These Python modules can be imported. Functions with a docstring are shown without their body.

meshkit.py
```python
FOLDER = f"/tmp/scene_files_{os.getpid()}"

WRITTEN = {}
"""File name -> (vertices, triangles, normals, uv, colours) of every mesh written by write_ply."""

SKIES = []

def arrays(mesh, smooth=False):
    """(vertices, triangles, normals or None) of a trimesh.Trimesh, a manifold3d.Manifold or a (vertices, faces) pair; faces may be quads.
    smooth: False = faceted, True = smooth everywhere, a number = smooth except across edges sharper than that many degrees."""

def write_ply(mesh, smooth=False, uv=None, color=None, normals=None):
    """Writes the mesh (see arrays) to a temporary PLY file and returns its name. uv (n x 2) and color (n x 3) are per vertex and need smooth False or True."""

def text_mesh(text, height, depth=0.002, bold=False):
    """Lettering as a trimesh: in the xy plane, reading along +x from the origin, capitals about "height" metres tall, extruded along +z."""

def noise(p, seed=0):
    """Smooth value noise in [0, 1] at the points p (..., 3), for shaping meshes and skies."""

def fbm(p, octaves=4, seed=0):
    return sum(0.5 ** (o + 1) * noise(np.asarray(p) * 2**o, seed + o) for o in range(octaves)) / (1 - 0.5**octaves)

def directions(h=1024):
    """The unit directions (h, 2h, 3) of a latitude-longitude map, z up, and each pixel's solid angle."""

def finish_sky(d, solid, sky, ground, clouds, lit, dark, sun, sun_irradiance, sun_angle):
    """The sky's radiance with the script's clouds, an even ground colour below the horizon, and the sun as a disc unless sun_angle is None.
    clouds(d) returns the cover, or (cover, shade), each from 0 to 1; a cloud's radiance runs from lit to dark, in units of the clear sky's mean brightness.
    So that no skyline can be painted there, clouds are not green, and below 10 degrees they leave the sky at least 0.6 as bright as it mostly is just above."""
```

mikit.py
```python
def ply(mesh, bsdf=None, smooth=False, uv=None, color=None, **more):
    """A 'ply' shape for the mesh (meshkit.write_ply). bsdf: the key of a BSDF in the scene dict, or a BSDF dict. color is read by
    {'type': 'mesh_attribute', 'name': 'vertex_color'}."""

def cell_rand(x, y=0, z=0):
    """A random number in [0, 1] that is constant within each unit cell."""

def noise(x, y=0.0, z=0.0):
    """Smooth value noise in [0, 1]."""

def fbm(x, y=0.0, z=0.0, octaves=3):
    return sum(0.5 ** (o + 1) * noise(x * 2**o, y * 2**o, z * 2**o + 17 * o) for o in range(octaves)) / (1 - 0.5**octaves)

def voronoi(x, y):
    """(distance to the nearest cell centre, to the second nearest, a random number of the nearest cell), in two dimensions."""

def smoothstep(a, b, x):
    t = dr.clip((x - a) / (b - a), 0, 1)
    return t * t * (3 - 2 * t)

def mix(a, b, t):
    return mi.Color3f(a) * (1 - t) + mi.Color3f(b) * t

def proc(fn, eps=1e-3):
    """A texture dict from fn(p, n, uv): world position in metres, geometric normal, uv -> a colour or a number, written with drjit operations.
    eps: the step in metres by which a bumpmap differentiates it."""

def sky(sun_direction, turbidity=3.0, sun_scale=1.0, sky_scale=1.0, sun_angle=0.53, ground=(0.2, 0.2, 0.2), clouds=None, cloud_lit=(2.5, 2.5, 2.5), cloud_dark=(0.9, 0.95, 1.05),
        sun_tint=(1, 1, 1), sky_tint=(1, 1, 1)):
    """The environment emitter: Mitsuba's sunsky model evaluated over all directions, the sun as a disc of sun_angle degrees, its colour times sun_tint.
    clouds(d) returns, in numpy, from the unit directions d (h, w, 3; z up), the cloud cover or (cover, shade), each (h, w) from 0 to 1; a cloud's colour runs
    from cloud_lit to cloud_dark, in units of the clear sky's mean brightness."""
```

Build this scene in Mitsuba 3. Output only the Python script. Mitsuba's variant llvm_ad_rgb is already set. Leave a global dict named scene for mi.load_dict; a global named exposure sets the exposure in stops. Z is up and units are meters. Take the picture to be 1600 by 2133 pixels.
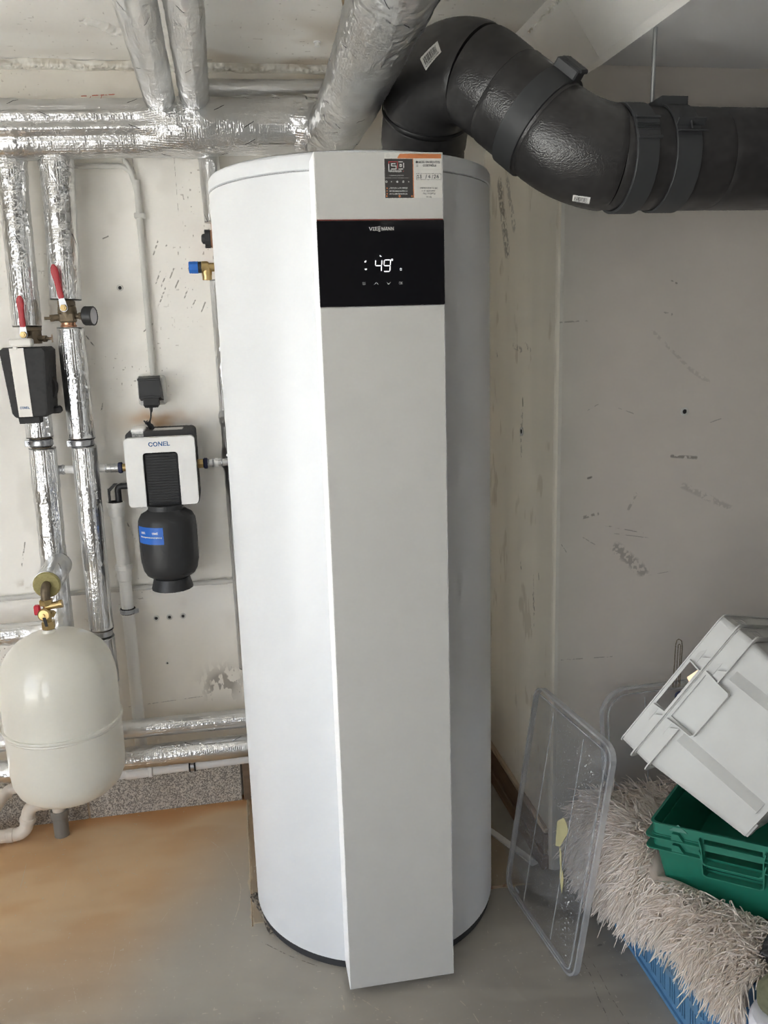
import math, numpy as np, trimesh, mitsuba as mi, drjit as dr, mikit, meshkit
import manifold3d as m3

scene, labels = {}, {}
T = mi.ScalarTransform4f
exposure = 0.0

# ------------------------------------------------------------------ camera, sky
CAM = np.array([-0.303, -2.062, 1.527]); YAW, PIT, ROL, FPX = 0.1734, 0.21363, -0.03009, 1740.0
fwd = np.array([math.sin(YAW) * math.cos(PIT), math.cos(YAW) * math.cos(PIT), -math.sin(PIT)])
r0 = np.array([math.cos(YAW), -math.sin(YAW), 0.0]); u0 = np.cross(r0, fwd)
upv = -math.sin(ROL) * r0 + math.cos(ROL) * u0
scene['camera'] = {'type': 'perspective', 'fov_axis': 'x', 'fov': math.degrees(2 * math.atan(800 / FPX)), 'near_clip': 0.02, 'far_clip': 200.0,
                   'to_world': T().look_at(origin=CAM.tolist(), target=(CAM + fwd).tolist(), up=upv.tolist())}


def cloud_fn(d):
    n = meshkit.fbm(d * np.array([3.0, 3.0, 6.0]) + 5.0, 4, 3)
    return np.clip(0.75 + (n - 0.5) * 1.2, 0, 1), np.clip((n - 0.45) * 1.5, 0, 1)


# bright clouds and a high sun that lights the yard; the light enters through the two open doors in the left and front walls
scene['sky'] = mikit.sky((-0.40, -0.42, 1.35), turbidity=4.0, sun_scale=1.0, sky_scale=1.0, ground=(0.30, 0.29, 0.27), clouds=cloud_fn,
                         cloud_lit=(1.9, 1.92, 1.95), cloud_dark=(1.2, 1.23, 1.28), sun_tint=(.86, 1.0, 1.19))
exposure = 4.05

# ------------------------------------------------------------------ helpers
RNG = np.random.default_rng(7)
cat_ = trimesh.util.concatenate


def key_of(k):
    if k not in scene and not any(q.startswith(k + '__') for q in scene):
        return k
    n = 1
    while f'{k}_{n:03d}' in scene or any(q.startswith(f'{k}_{n:03d}__') for q in scene):
        n += 1
    return f'{k}_{n:03d}'


def tag(k, label=None, cat=None, group=None, kind=None):
    e = {}
    for a, b in (('label', label), ('category', cat), ('group', group), ('kind', kind)):
        if b: e[a] = b
    if e: labels[k] = e
    return k


_claimed = set()
GSC = 1.0        # shrink about the camera's place while a group is brought nearer, clear of the pipes behind it


def thing(name, label, cat, group=None):
    k, n = name, 0
    while k in _claimed or k in scene:
        n += 1; k = f'{name}_{n:03d}'
    _claimed.add(k)
    return tag(k, label, cat, group)


def put(name, mesh, mat, smooth=False, parent=None, label=None, cat=None, group=None, kind=None, uv=None, **more):
    k = key_of(f'{parent}__{name}' if parent else name)
    if GSC != 1: mesh = mesh.copy(); mesh.vertices = CAM + (mesh.vertices - CAM) * GSC
    scene[k] = mikit.ply(mesh, mat, smooth, uv=uv, **more)
    return tag(k, label, cat, group, kind)


def V(*a): return np.array(a, float)
def nrm(v): v = np.asarray(v, float); return v / (np.linalg.norm(v) + 1e-12)


def box(x0, x1, y0, y1, z0, z1):
    b = trimesh.creation.box((x1 - x0, y1 - y0, z1 - z0)); b.apply_translation(((x0 + x1) / 2, (y0 + y1) / 2, (z0 + z1) / 2)); return b


def cbox(x0, x1, y0, y1, z0, z1, c=0.003):
    pts = []
    for x, sx in ((x0, 1), (x1, -1)):
        for y, sy in ((y0, 1), (y1, -1)):
            for z, sz in ((z0, 1), (z1, -1)):
                pts += [(x + sx * c, y + sy * c, z), (x + sx * c, y, z + sz * c), (x, y + sy * c, z + sz * c)]
    return trimesh.convex.convex_hull(np.array(pts))


def hull(pts): return trimesh.convex.convex_hull(np.asarray(pts, float))


def frame(d):
    d = nrm(d); a = nrm(np.cross(d, V(0, 0, 1) if abs(d[2]) < 0.9 else V(1, 0, 0))); return a, np.cross(d, a)


def xf(mesh, origin, ex, ey, ez=None):
    ex, ey = np.asarray(ex, float), np.asarray(ey, float); ez = np.cross(ex, ey) if ez is None else np.asarray(ez, float)
    m = mesh.copy(); M = np.eye(4); M[:3, 0], M[:3, 1], M[:3, 2], M[:3, 3] = ex, ey, ez, origin
    m.apply_transform(M); return m


def sweep(pts, r, n=24, caps=True, up=None, disp=None, a0=0.0, closed=False):
    """round tube along a polyline; disp(ang, s, P) radial offset. Returns mesh, uv (metres round, metres along)"""
    P = np.asarray(pts, float); N = len(P)
    t = np.gradient(P, axis=0)
    if closed: t = np.roll(P, -1, 0) - np.roll(P, 1, 0)
    t /= np.linalg.norm(t, axis=1, keepdims=True) + 1e-12
    a = np.zeros_like(P); a[0] = frame(t[0])[0] if up is None else nrm(up - t[0] * (up @ t[0]))
    for i in range(1, N):
        v = a[i - 1] - t[i] * (a[i - 1] @ t[i]); a[i] = nrm(v)
    b = np.cross(t, a)
    rr = np.broadcast_to(np.asarray(r, float), (N,))
    m = n + (0 if closed or disp is None else 1)
    ang = np.arange(m) * 2 * math.pi / n + a0
    s = np.r_[0, np.cumsum(np.linalg.norm(np.diff(P, axis=0), axis=1))]
    dirs = np.cos(ang)[None, :, None] * a[:, None] + np.sin(ang)[None, :, None] * b[:, None]
    rad = np.repeat(rr[:, None], m, 1)
    if disp is not None:
        rad = rad + disp(ang, s, P[:, None] + dirs * rr[:, None, None])
    v = P[:, None] + dirs * rad[..., None]
    f = []
    rows = N if closed else N - 1
    i, j = np.meshgrid(np.arange(rows), np.arange(m if disp is None else m - 1), indexing='ij')
    j2 = (j + 1) % m; i2 = (i + 1) % N
    q = np.stack([i * m + j, i * m + j2, i2 * m + j2, i2 * m + j], -1).reshape(-1, 4)
    f = np.vstack([q[:, [0, 1, 2]], q[:, [0, 2, 3]]])
    vv = v.reshape(-1, 3); uv = np.stack(np.broadcast_arrays((ang * np.mean(rr))[None, :], s[:, None]), -1).reshape(-1, 2)
    if caps and not closed:
        c0, c1 = len(vv), len(vv) + 1
        vv = np.vstack([vv, P[0], P[-1]]); uv = np.vstack([uv, [0, 0], [0, s[-1]]])
        k = np.arange(m if disp is None else m - 1); k2 = (k + 1) % m
        f = np.vstack([f, np.stack([np.full_like(k, c0), k2, k], -1), np.stack([np.full_like(k, c1), (N - 1) * m + k, (N - 1) * m + k2], -1)])
    return trimesh.Trimesh(vv, f, process=False), uv


def tube(pts, r, n=20, **k): return sweep(pts, r, n, **k)[0]
def rod(a, b, r, n=20): return tube([a, b], r, n)


def lathe(profile, origin=(0, 0, 0), axis=(0, 0, 1), n=48):
    """profile: (radius, height) from one end to the other, closed on the axis"""
    p = np.asarray(profile, float)
    if p[0, 0] > 1e-6: p = np.vstack([[0, p[0, 1]], p])
    if p[-1, 0] > 1e-6: p = np.vstack([p, [0, p[-1, 1]]])
    a, b = frame(axis); ax = nrm(axis)
    ang = np.arange(n) * 2 * math.pi / n
    v = (p[:, 0][:, None, None] * (np.cos(ang)[None, :, None] * a + np.sin(ang)[None, :, None] * b) + p[:, 1][:, None, None] * ax).reshape(-1, 3) + np.asarray(origin, float)
    i, j = np.meshgrid(np.arange(len(p) - 1), np.arange(n), indexing='ij'); j2 = (j + 1) % n
    q = np.stack([i * n + j, i * n + j2, (i + 1) * n + j2, (i + 1) * n + j], -1).reshape(-1, 4)
    m = trimesh.Trimesh(v, np.vstack([q[:, [0, 1, 2]], q[:, [0, 2, 3]]]), process=True)
    m.update_faces(m.nondegenerate_faces()); m.fix_normals(); return m


def ring(c, axis, r0, r1, w, n=64):
    a = np.asarray(axis, float)
    return lathe([(r0, -w / 2), (r1 - .001, -w / 2), (r1, -w / 2 + .001), (r1, w / 2 - .001), (r1 - .001, w / 2), (r0, w / 2), (r0, -w / 2)], c, a, n) if r0 <= 0 else annulus(c, a, r0, r1, w, n)


def annulus(c, axis, r0, r1, w, n=64):
    prof = np.array([(r0, -w / 2), (r1 - .001, -w / 2), (r1, -w / 2 + .001), (r1, w / 2 - .001), (r1 - .001, w / 2), (r0, w / 2)])
    a, b = frame(axis); ax = nrm(axis); ang = np.arange(n) * 2 * math.pi / n; k = len(prof)
    v = (prof[:, 0][:, None, None] * (np.cos(ang)[None, :, None] * a + np.sin(ang)[None, :, None] * b) + prof[:, 1][:, None, None] * ax).reshape(-1, 3) + np.asarray(c, float)
    i, j = np.meshgrid(np.arange(k), np.arange(n), indexing='ij'); j2 = (j + 1) % n; i2 = (i + 1) % k
    q = np.stack([i * n + j, i * n + j2, i2 * n + j2, i2 * n + j], -1).reshape(-1, 4)
    m = trimesh.Trimesh(v, np.vstack([q[:, [0, 1, 2]], q[:, [0, 2, 3]]]), process=False); m.fix_normals(); return m


def fillet(pts, rads, step=0.008):
    """polyline with round arcs at its inner points, densely sampled"""
    P = [V(*p) for p in pts]; out = [P[0]]
    for i in range(1, len(P) - 1):
        d1, d2 = nrm(P[i] - P[i - 1]), nrm(P[i + 1] - P[i]); th = math.acos(np.clip(d1 @ d2, -1, 1)); r = rads[i - 1]
        if th < 1e-3: continue
        tl = r * math.tan(th / 2); A = P[i] - d1 * tl; n = nrm(d2 - d1 * (d1 @ d2)); c = A + n * r
        k = max(3, int(r * th / step))
        for q in np.linspace(0, th, k + 1): out.append(c - n * r * math.cos(q) + d1 * r * math.sin(q))
    out.append(P[-1])
    res = [out[0]]
    for a, b in zip(out[:-1], out[1:]):
        L = np.linalg.norm(b - a)
        if L < 1e-6: continue
        for q in range(1, max(1, int(round(L / step))) + 1): res.append(a + (b - a) * q / max(1, int(round(L / step))))
    return np.array(res)


def torus_loop(c, axis, R, r, n=40, m=10):
    a, b = frame(axis); ang = np.arange(n) * 2 * math.pi / n
    return tube(np.asarray(c) + R * (np.cos(ang)[:, None] * a + np.sin(ang)[:, None] * b), r, m, closed=True)


def hexnut(c, axis, r, h):
    a, b = frame(axis); ax = nrm(axis); ang = np.arange(6) * math.pi / 3
    p = []
    for s, rr in ((-h / 2, r * .93), (-h / 2 + .0015, r), (h / 2 - .0015, r), (h / 2, r * .93)):
        p += [np.asarray(c) + ax * s + rr * (math.cos(q) * a + math.sin(q) * b) for q in ang]
    return hull(p)


def text(s, h, c, ex, ey, depth=.0006, bold=False, width=None, align='c'):
    """lettering centred at c, reading along ex, capitals h tall (width: fitted to this width)"""
    m = meshkit.text_mesh(s, h, depth, bold); lo, hi = m.bounds
    w = hi[0] - lo[0]; k = 1 if width is None else width / w
    m.apply_translation((-lo[0] if align == 'l' else -(lo[0] + hi[0]) / 2, -h / 2, 0))
    m.vertices[:, 0] *= k
    return xf(m, c, ex, ey)


def rrect(w, h, r, n=5):
    """rounded rectangle outline centred on 0, counter-clockwise"""
    o = []
    for cx, cy, a in ((w / 2 - r, h / 2 - r, 0), (-w / 2 + r, h / 2 - r, 90), (-w / 2 + r, -h / 2 + r, 180), (w / 2 - r, -h / 2 + r, 270)):
        for q in np.linspace(a, a + 90, n): o.append((cx + r * math.cos(math.radians(q)), cy + r * math.sin(math.radians(q))))
    return np.array(o)


def prism(outline, h0, h1, bev=0.0):
    """solid between heights h0 and h1 over a 2-D convex outline (with a bevel at the top)"""
    o = np.asarray(outline)
    L = [np.c_[o, np.full(len(o), h0)]]
    if bev: L += [np.c_[o, np.full(len(o), h1 - bev)], np.c_[o * (1 - bev / np.abs(o).max(0)), np.full(len(o), h1)]]
    else: L += [np.c_[o, np.full(len(o), h1)]]
    return hull(np.vstack(L))


def man(m): return m3.Manifold(m3.Mesh(np.asarray(m.vertices, np.float32), np.asarray(m.faces, np.uint32)))
def mhull(p): return m3.Manifold.hull_points(np.asarray(p, float))
def mbox(x0, x1, y0, y1, z0, z1): return m3.Manifold.cube((x1 - x0, y1 - y0, z1 - z0)).translate((x0, y0, z0))
def tri(M):
    q = M.to_mesh(); return trimesh.Trimesh(q.vert_properties[:, :3], q.tri_verts, process=False)


# ------------------------------------------------------------------ materials
S, MIX, CR = mikit.smoothstep, mikit.mix, mikit.cell_rand


def N(x, y=0.0, z=0.0):
    """value noise; two-dimensional (half the work) where z is a plain number"""
    if not isinstance(z, (int, float)): return mikit.noise(x, y, z)
    x, y = mi.Float(x), mi.Float(y) + z * 17.31
    i, j = dr.floor(x), dr.floor(y); a, b = x - i, y - j; a, b = a * a * (3 - 2 * a), b * b * (3 - 2 * b)
    return dr.lerp(dr.lerp(CR(i, j), CR(i + 1, j), a), dr.lerp(CR(i, j + 1), CR(i + 1, j + 1), a), b)


def F(x, y=0.0, z=0.0, octaves=3):
    flat = isinstance(z, (int, float))
    return sum(0.5 ** (o + 1) * N(x * 2 ** o, y * 2 ** o, z + 3.7 * o if flat else z * 2 ** o + 17 * o) for o in range(octaves)) / (1 - 0.5 ** octaves)


def mat(name, color, rough=.5, **k):
    c = {'type': 'rgb', 'value': list(color)} if not callable(color) else mikit.proc(color)
    if callable(rough): rough = mikit.proc(rough)
    scene['mat_' + name] = {'type': 'twosided', 'bsdf': {'type': 'principled', 'base_color': c, 'roughness': rough, **k}}
    return 'mat_' + name


def bumped(name, color, rough, height, scale, eps=1e-3, **k):
    c = {'type': 'rgb', 'value': list(color)} if not callable(color) else mikit.proc(color)
    if callable(rough): rough = mikit.proc(rough)
    scene['mat_' + name] = {'type': 'twosided', 'bsdf': {'type': 'bumpmap', 'arbitrary': mikit.proc(height, eps), 'scale': scale,
                            'bsdf': {'type': 'principled', 'base_color': c, 'roughness': rough, **k}}}
    return 'mat_' + name


def strokes(a, b, segs):
    """pencil and scuff strokes: (x0, z0, x1, z1, half width, strength) on a plane"""
    out = mi.Float(0)
    brk = F(a * 130, b * 130, 3.0, 2)
    for x0, z0, x1, z1, w, s in segs:
        dx, dz = x1 - x0, z1 - z0; L = max(dx * dx + dz * dz, 1e-9)
        t = dr.clip(((a - x0) * dx + (b - z0) * dz) / L, 0, 1)
        d = dr.sqrt(dr.square(a - x0 - t * dx) + dr.square(b - z0 - t * dz))
        out = dr.maximum(out, s * S(w, w * .35, d) * S(.36, .56, brk))
    return out


LM = [(-.662, 2.189, -.572, 2.195, .0016, .0)]
SPL = [(-.504, 1.764, -.487, 1.805), (-.476, 1.778, -.464, 1.79), (-.504, 1.683, -.488, 1.717), (-.492, 1.669, -.475, 1.703), (-.466, 1.689, -.45, 1.723), (-.45, 1.668, -.439, 1.689),
       (-.425, 1.64, -.413, 1.668), (-.425, 1.723, -.414, 1.743), (-.406, 1.612, -.39, 1.64), (-.379, 1.598, -.366, 1.625), (-.55, 1.546, -.524, 1.567), (-.503, 1.615, -.478, 1.669),
       (-.641, 1.81, -.62, 1.819), (-.955, .93, -.973, .856), (-.543, .969, -.517, .928), (-.651, .969, -.628, .906), (-.696, 1.312, -.687, 1.34), (-.715, 1.537, -.697, 1.509)]
BACK_MARKS = [(a, b, c, d, .0026, .75) for a, b, c, d in SPL] + [(-.424, 2.028, -.424, 1.871, .0009, .7), (-.541, 2.027, -.538, 1.989, .0008, .6), (-.729, .361, -.439, .374, .0012, .7)]
RIGHT_MARKS = [(a, b, c, d, w, s) for (a, b, c, d), w, s in [
    ((.802, 1.628, .816, 1.622), .003, .8), ((.786, 1.55, .806, 1.546), .004, .6), ((.504, 1.534, .58, 1.537), .0025, .6), ((.755, 1.506, .866, 1.405), .006, .25),
    ((.866, 1.405, .916, 1.373), .008, .22), ((.823, 1.182, .893, 1.174), .006, .8), ((.579, 1.033, .619, 1.04), .006, .7), ((.642, 1.007, .75, .979), .002, .6),
    ((.654, .986, .764, .965), .0015, .6), ((.676, .942, .754, .872), .022, .55), ((.754, .859, .838, .866), .0015, .5), ((.706, 1.048, .725, 1.086), .006, .45),
    ((.525, .641, .672, .636), .002, .6), ((.58, .979, .614, .957), .002, .5), ((.52, .964, .534, .943), .0018, .7), ((.929, 1.266, .969, 1.277), .002, .6),
    ((.67, 1.315, .711, 1.299), .0016, .6), ((.585, 1.313, .618, 1.33), .0018, .5), ((.59, 1.137, .599, 1.139), .004, .9), ((.86, 1.10, 1.0, 1.03), .012, .3)]]
BAND_MARKS = [(a, b, c, d, w, s) for (a, b, c, d), w, s in [
    ((.281, 1.474, .215, 1.462), .011, .55), ((.18, 1.478, .142, 1.463), .009, .5), ((.443, 1.455, .433, 1.441), .006, .9), ((.201, 1.329, .197, 1.302), .006, .9),
    ((.205, 1.288, .214, 1.218), .012, .5), ((.214, 1.218, .207, 1.164), .009, .45), ((.103, .779, .094, .732), .009, .8), ((.102, .84, .094, .69), .003, .6),
    ((.21, .846, .205, .828), .004, .8), ((.063, .854, .059, .838), .004, .8), ((.41, 1.93, .34, 1.74), .03, .7), ((.34, 1.93, .28, 1.80), .02, .5)]]


def wall_back_color(p, n, uv):
    x, z = p.x, p.z
    f1, f2 = F(x * 1.7, z * 1.7, 1.0, 3), F(x * 9, z * 6, 4.0, 3)
    c = MIX((.86, .84, .80), (.80, .78, .74), S(.3, .7, f1))
    c = MIX(c, mi.Color3f(.60, .575, .53), .3 * S(.58, .78, f2))
    c = MIX(c, mi.Color3f(.80, .73, .62), .35 * S(.9, .3, z))
    rust = dr.exp(-dr.square((x + .53) / .085) - dr.square((z - 1.275 - .02 * N(x * 30, 2.0)) / .022)) * (.4 + .9 * F(x * 25, z * 40, 2.0, 2))
    c = MIX(c, mi.Color3f(.50, .27, .10), dr.clip(rust * .95, 0, .85))
    halo = dr.exp(-dr.square((x + .60) / .13) - dr.square((z - 1.27) / .05))
    c = MIX(c, mi.Color3f(.62, .50, .36), .45 * halo * F(x * 14, z * 14, 7.0, 2))
    stain = dr.exp(-dr.square((x + .955) / .03) - dr.square((z - .80) / .012)) * S(.4, .6, F(x * 60, z * 60, 1.0, 2))
    c = MIX(c, mi.Color3f(.35, .28, .2), .7 * stain)
    peel = S(.52, .6, F(x * 55, z * 30, 9.0, 3)) * dr.exp(-dr.square((x + .40) / .05) - dr.square((z - .41) / .045))
    c = MIX(c, mi.Color3f(.36, .33, .29), .9 * dr.clip(peel * 1.6, 0, 1))
    speck = S(.90, .94, N(x * 150, z * 150, 5.0)) * S(.55, .75, N(x * 6, z * 6, 8.0))
    c = MIX(c, mi.Color3f(.25, .22, .19), .7 * speck)
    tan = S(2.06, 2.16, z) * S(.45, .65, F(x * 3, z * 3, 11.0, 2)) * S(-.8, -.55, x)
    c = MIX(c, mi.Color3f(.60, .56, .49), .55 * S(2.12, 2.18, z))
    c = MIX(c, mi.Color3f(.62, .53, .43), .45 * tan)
    c = MIX(c, mi.Color3f(.17, .15, .13), strokes(x, z, BACK_MARKS))
    red = strokes(x, z, [(-.662, 2.189, -.572, 2.195, .002, 1.), (-.637, 2.19, -.643, 2.178, .0012, .8), (-.608, 2.191, -.612, 2.18, .0012, .8)])
    return MIX(c, mi.Color3f(.45, .12, .08), dr.clip(red * 1.2, 0, .9))


def wall_right_color(p, n, uv):
    x, y, z = p.x, p.y, p.z
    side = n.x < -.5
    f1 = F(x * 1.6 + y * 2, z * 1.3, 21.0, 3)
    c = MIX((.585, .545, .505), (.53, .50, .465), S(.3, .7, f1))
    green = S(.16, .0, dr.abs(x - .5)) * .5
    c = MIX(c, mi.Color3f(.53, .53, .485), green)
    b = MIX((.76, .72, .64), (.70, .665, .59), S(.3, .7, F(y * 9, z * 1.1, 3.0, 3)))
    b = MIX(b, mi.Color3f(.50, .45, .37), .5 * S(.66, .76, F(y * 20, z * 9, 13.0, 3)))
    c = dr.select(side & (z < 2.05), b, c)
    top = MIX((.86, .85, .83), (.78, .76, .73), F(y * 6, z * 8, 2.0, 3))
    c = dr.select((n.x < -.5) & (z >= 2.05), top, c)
    m = dr.select(side, strokes(y, z, BAND_MARKS), strokes(x, z, RIGHT_MARKS))
    return MIX(c, mi.Color3f(.14, .125, .11), m * .85)


def ceiling_color(p, n, uv):
    x, y = p.x, p.y
    c = MIX((.80, .79, .765), (.72, .71, .685), S(.3, .7, F(x * 2, y * 2, 1.0, 3)))
    st = S(.43, .58, F(x * 3.2, y * 3.6, 12.0, 3)) * S(.12, .3, y) * S(-.42, -.28, x)
    c = MIX(c, mi.Color3f(.47, .41, .335), .8 * st)
    st2 = S(.45, .62, F(x * 2.4, y * 5, 42.0, 3)) * S(.1, .45, y)
    c = MIX(c, mi.Color3f(.60, .57, .53), .5 * st2)
    return MIX(c, mi.Color3f(.35, .33, .30), .6 * S(.93, .96, N(x * 90, y * 90, 3.0)))


FLOOR_SCRATCHES = [(-0.476, 0.336, -0.417, 0.247, 0.0016, 0.9), (-0.417, 0.247, -0.382, 0.134, 0.0016, 0.9), (-0.382, 0.134, -0.373, 0.067, 0.0016, 0.9), (-0.373, 0.067, -0.38, -0.014, 0.0016, 0.9), (-0.38, -0.014, -0.4, -0.096, 0.0016, 0.9), (-0.73, 0.231, -0.679, 0.201, 0.0014, 0.9), (-0.679, 0.201, -0.642, 0.17, 0.0014, 0.9), (-1.004, 0.32, -0.998, 0.25, 0.0015, 0.9), (-0.998, 0.25, -0.995, 0.206, 0.0015, 0.9), (-0.968, 0.448, -0.969, 0.397, 0.0014, 0.9), (-0.57, 0.008, -0.586, -0.027, 0.0014, 0.9), (-0.801, 0.298, -0.785, 0.236, 0.001, 0.9), (-0.785, 0.236, -0.766, 0.198, 0.001, 0.9), (-0.87, 0.221, -0.867, 0.135, 0.001, 0.9), (-0.118, -0.382, -0.057, -0.453, 0.0016, 0.9), (-0.057, -0.453, -0.03, -0.49, 0.0016, 0.9), (0.124, -0.456, 0.142, -0.495, 0.0016, 0.9), (0.142, -0.495, 0.149, -0.529, 0.0016, 0.9), (-0.145, -0.383, -0.144, -0.427, 0.003, 0.9), (-0.118, -0.382, -0.116, -0.419, 0.004, 0.9), (0.283, -0.367, 0.283, -0.438, 0.0014, 0.9), (-0.695, -0.094, -0.694, -0.146, 0.0012, 0.9), (-0.694, -0.146, -0.7, -0.194, 0.0012, 0.9), (-0.785, -0.192, -0.76, -0.273, 0.0012, 0.9)]
FLOOR_CRACKS = [(0.449, -0.395, 0.45, -0.443, 0.0018, 0.9), (0.45, -0.443, 0.439, -0.509, 0.0018, 0.9), (0.439, -0.509, 0.436, -0.558, 0.0018, 0.9), (0.436, -0.558, 0.431, -0.589, 0.0018, 0.9), (0.47, -0.383, 0.472, -0.448, 0.0014, 0.9), (0.472, -0.448, 0.468, -0.523, 0.0014, 0.9), (0.468, -0.523, 0.473, -0.598, 0.0014, 0.9), (0.507, -0.357, 0.517, -0.356, 0.005, 0.9), (0.522, -0.459, 0.522, -0.463, 0.003, 0.9), (-0.324, -0.161, -0.26, -0.224, 0.002, 0.9), (-0.26, -0.224, -0.193, -0.275, 0.002, 0.9)]


def floor_color(p, n, uv):
    x, y = p.x, p.y
    f = F(x * 2.2, y * 2.6, 1.0, 4); g = F(x * 5 + y * 9, y * 14, 5.0, 3)
    c = MIX((.29, .272, .242), (.385, .36, .318), S(.3, .7, f))
    c = MIX(c, mi.Color3f(.40, .385, .34), .35 * S(.55, .75, g))
    o = S(-.42, .36, y + .28 * (F(x * 1.7, y * 2.2, 8.0, 3) - .5) - .45 * S(-.75, -.35, x) + .18) * S(.2, -.05, x)
    c = MIX(c, MIX((.66, .46, .275), (.61, .385, .205), S(.35, .65, F(x * 4, y * 9, 3.0, 3))), dr.clip(o * .95, 0, .95))
    deep = S(.10, .02, .53 - y + .10 * (N(x * 5, y * 5) - .5)) * S(-1.2, -.8, x) * S(.0, -.3, x)
    c = MIX(c, mi.Color3f(.50, .24, .09), .8 * deep)
    # the patch of another screed under the cylinder
    rag = .012 * (F(x * 30, y * 30, 2.0, 2) - .5)
    ins = S(-.349, -.343, x + rag) * S(.42, .40, x) * S(-.094, -.088, y + rag)
    c = MIX(c, MIX((.36, .29, .21), (.30, .215, .135), S(.0, .4, y + .2 * F(x * 6, y * 6, 6.0, 2))), .8 * ins)
    edge = S(.006, .001, dr.abs(x + .346 + rag)) * S(-.11, -.08, y) + S(.005, .001, dr.abs(y + .091 + rag)) * S(-.35, -.34, x) * S(.45, .40, x)
    c = MIX(c, mi.Color3f(.53, .45, .33), dr.clip(edge, 0, 1) * .75)
    c = MIX(c, mi.Color3f(.56, .50, .41), .6 * strokes(x, y, FLOOR_SCRATCHES))
    c = MIX(c, mi.Color3f(.12, .11, .10), .7 * strokes(x, y, FLOOR_CRACKS))
    dots = S(.93, .96, N(x * 150, y * 150, 4.0))
    return MIX(c, mi.Color3f(.55, .51, .44), .5 * dots)


def plaster(p, n, uv): return F((p.x + p.y) * 70, p.z * 70, 1.0, 3) + .5 * N((p.x + p.y) * 10, p.z * 10, 5.0)
def plaster_flat(p, n, uv): return F(p.x * 70, p.y * 70, 1.0, 3) + .5 * N(p.x * 10, p.y * 10, 5.0)
def rough_plaster(p, n, uv): return F(p.x * 75 + p.z * 40, p.y * 75 + p.z * 40, 1.0, 3) + .8 * N(p.x * 24, p.y * 24, 2.0)


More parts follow.
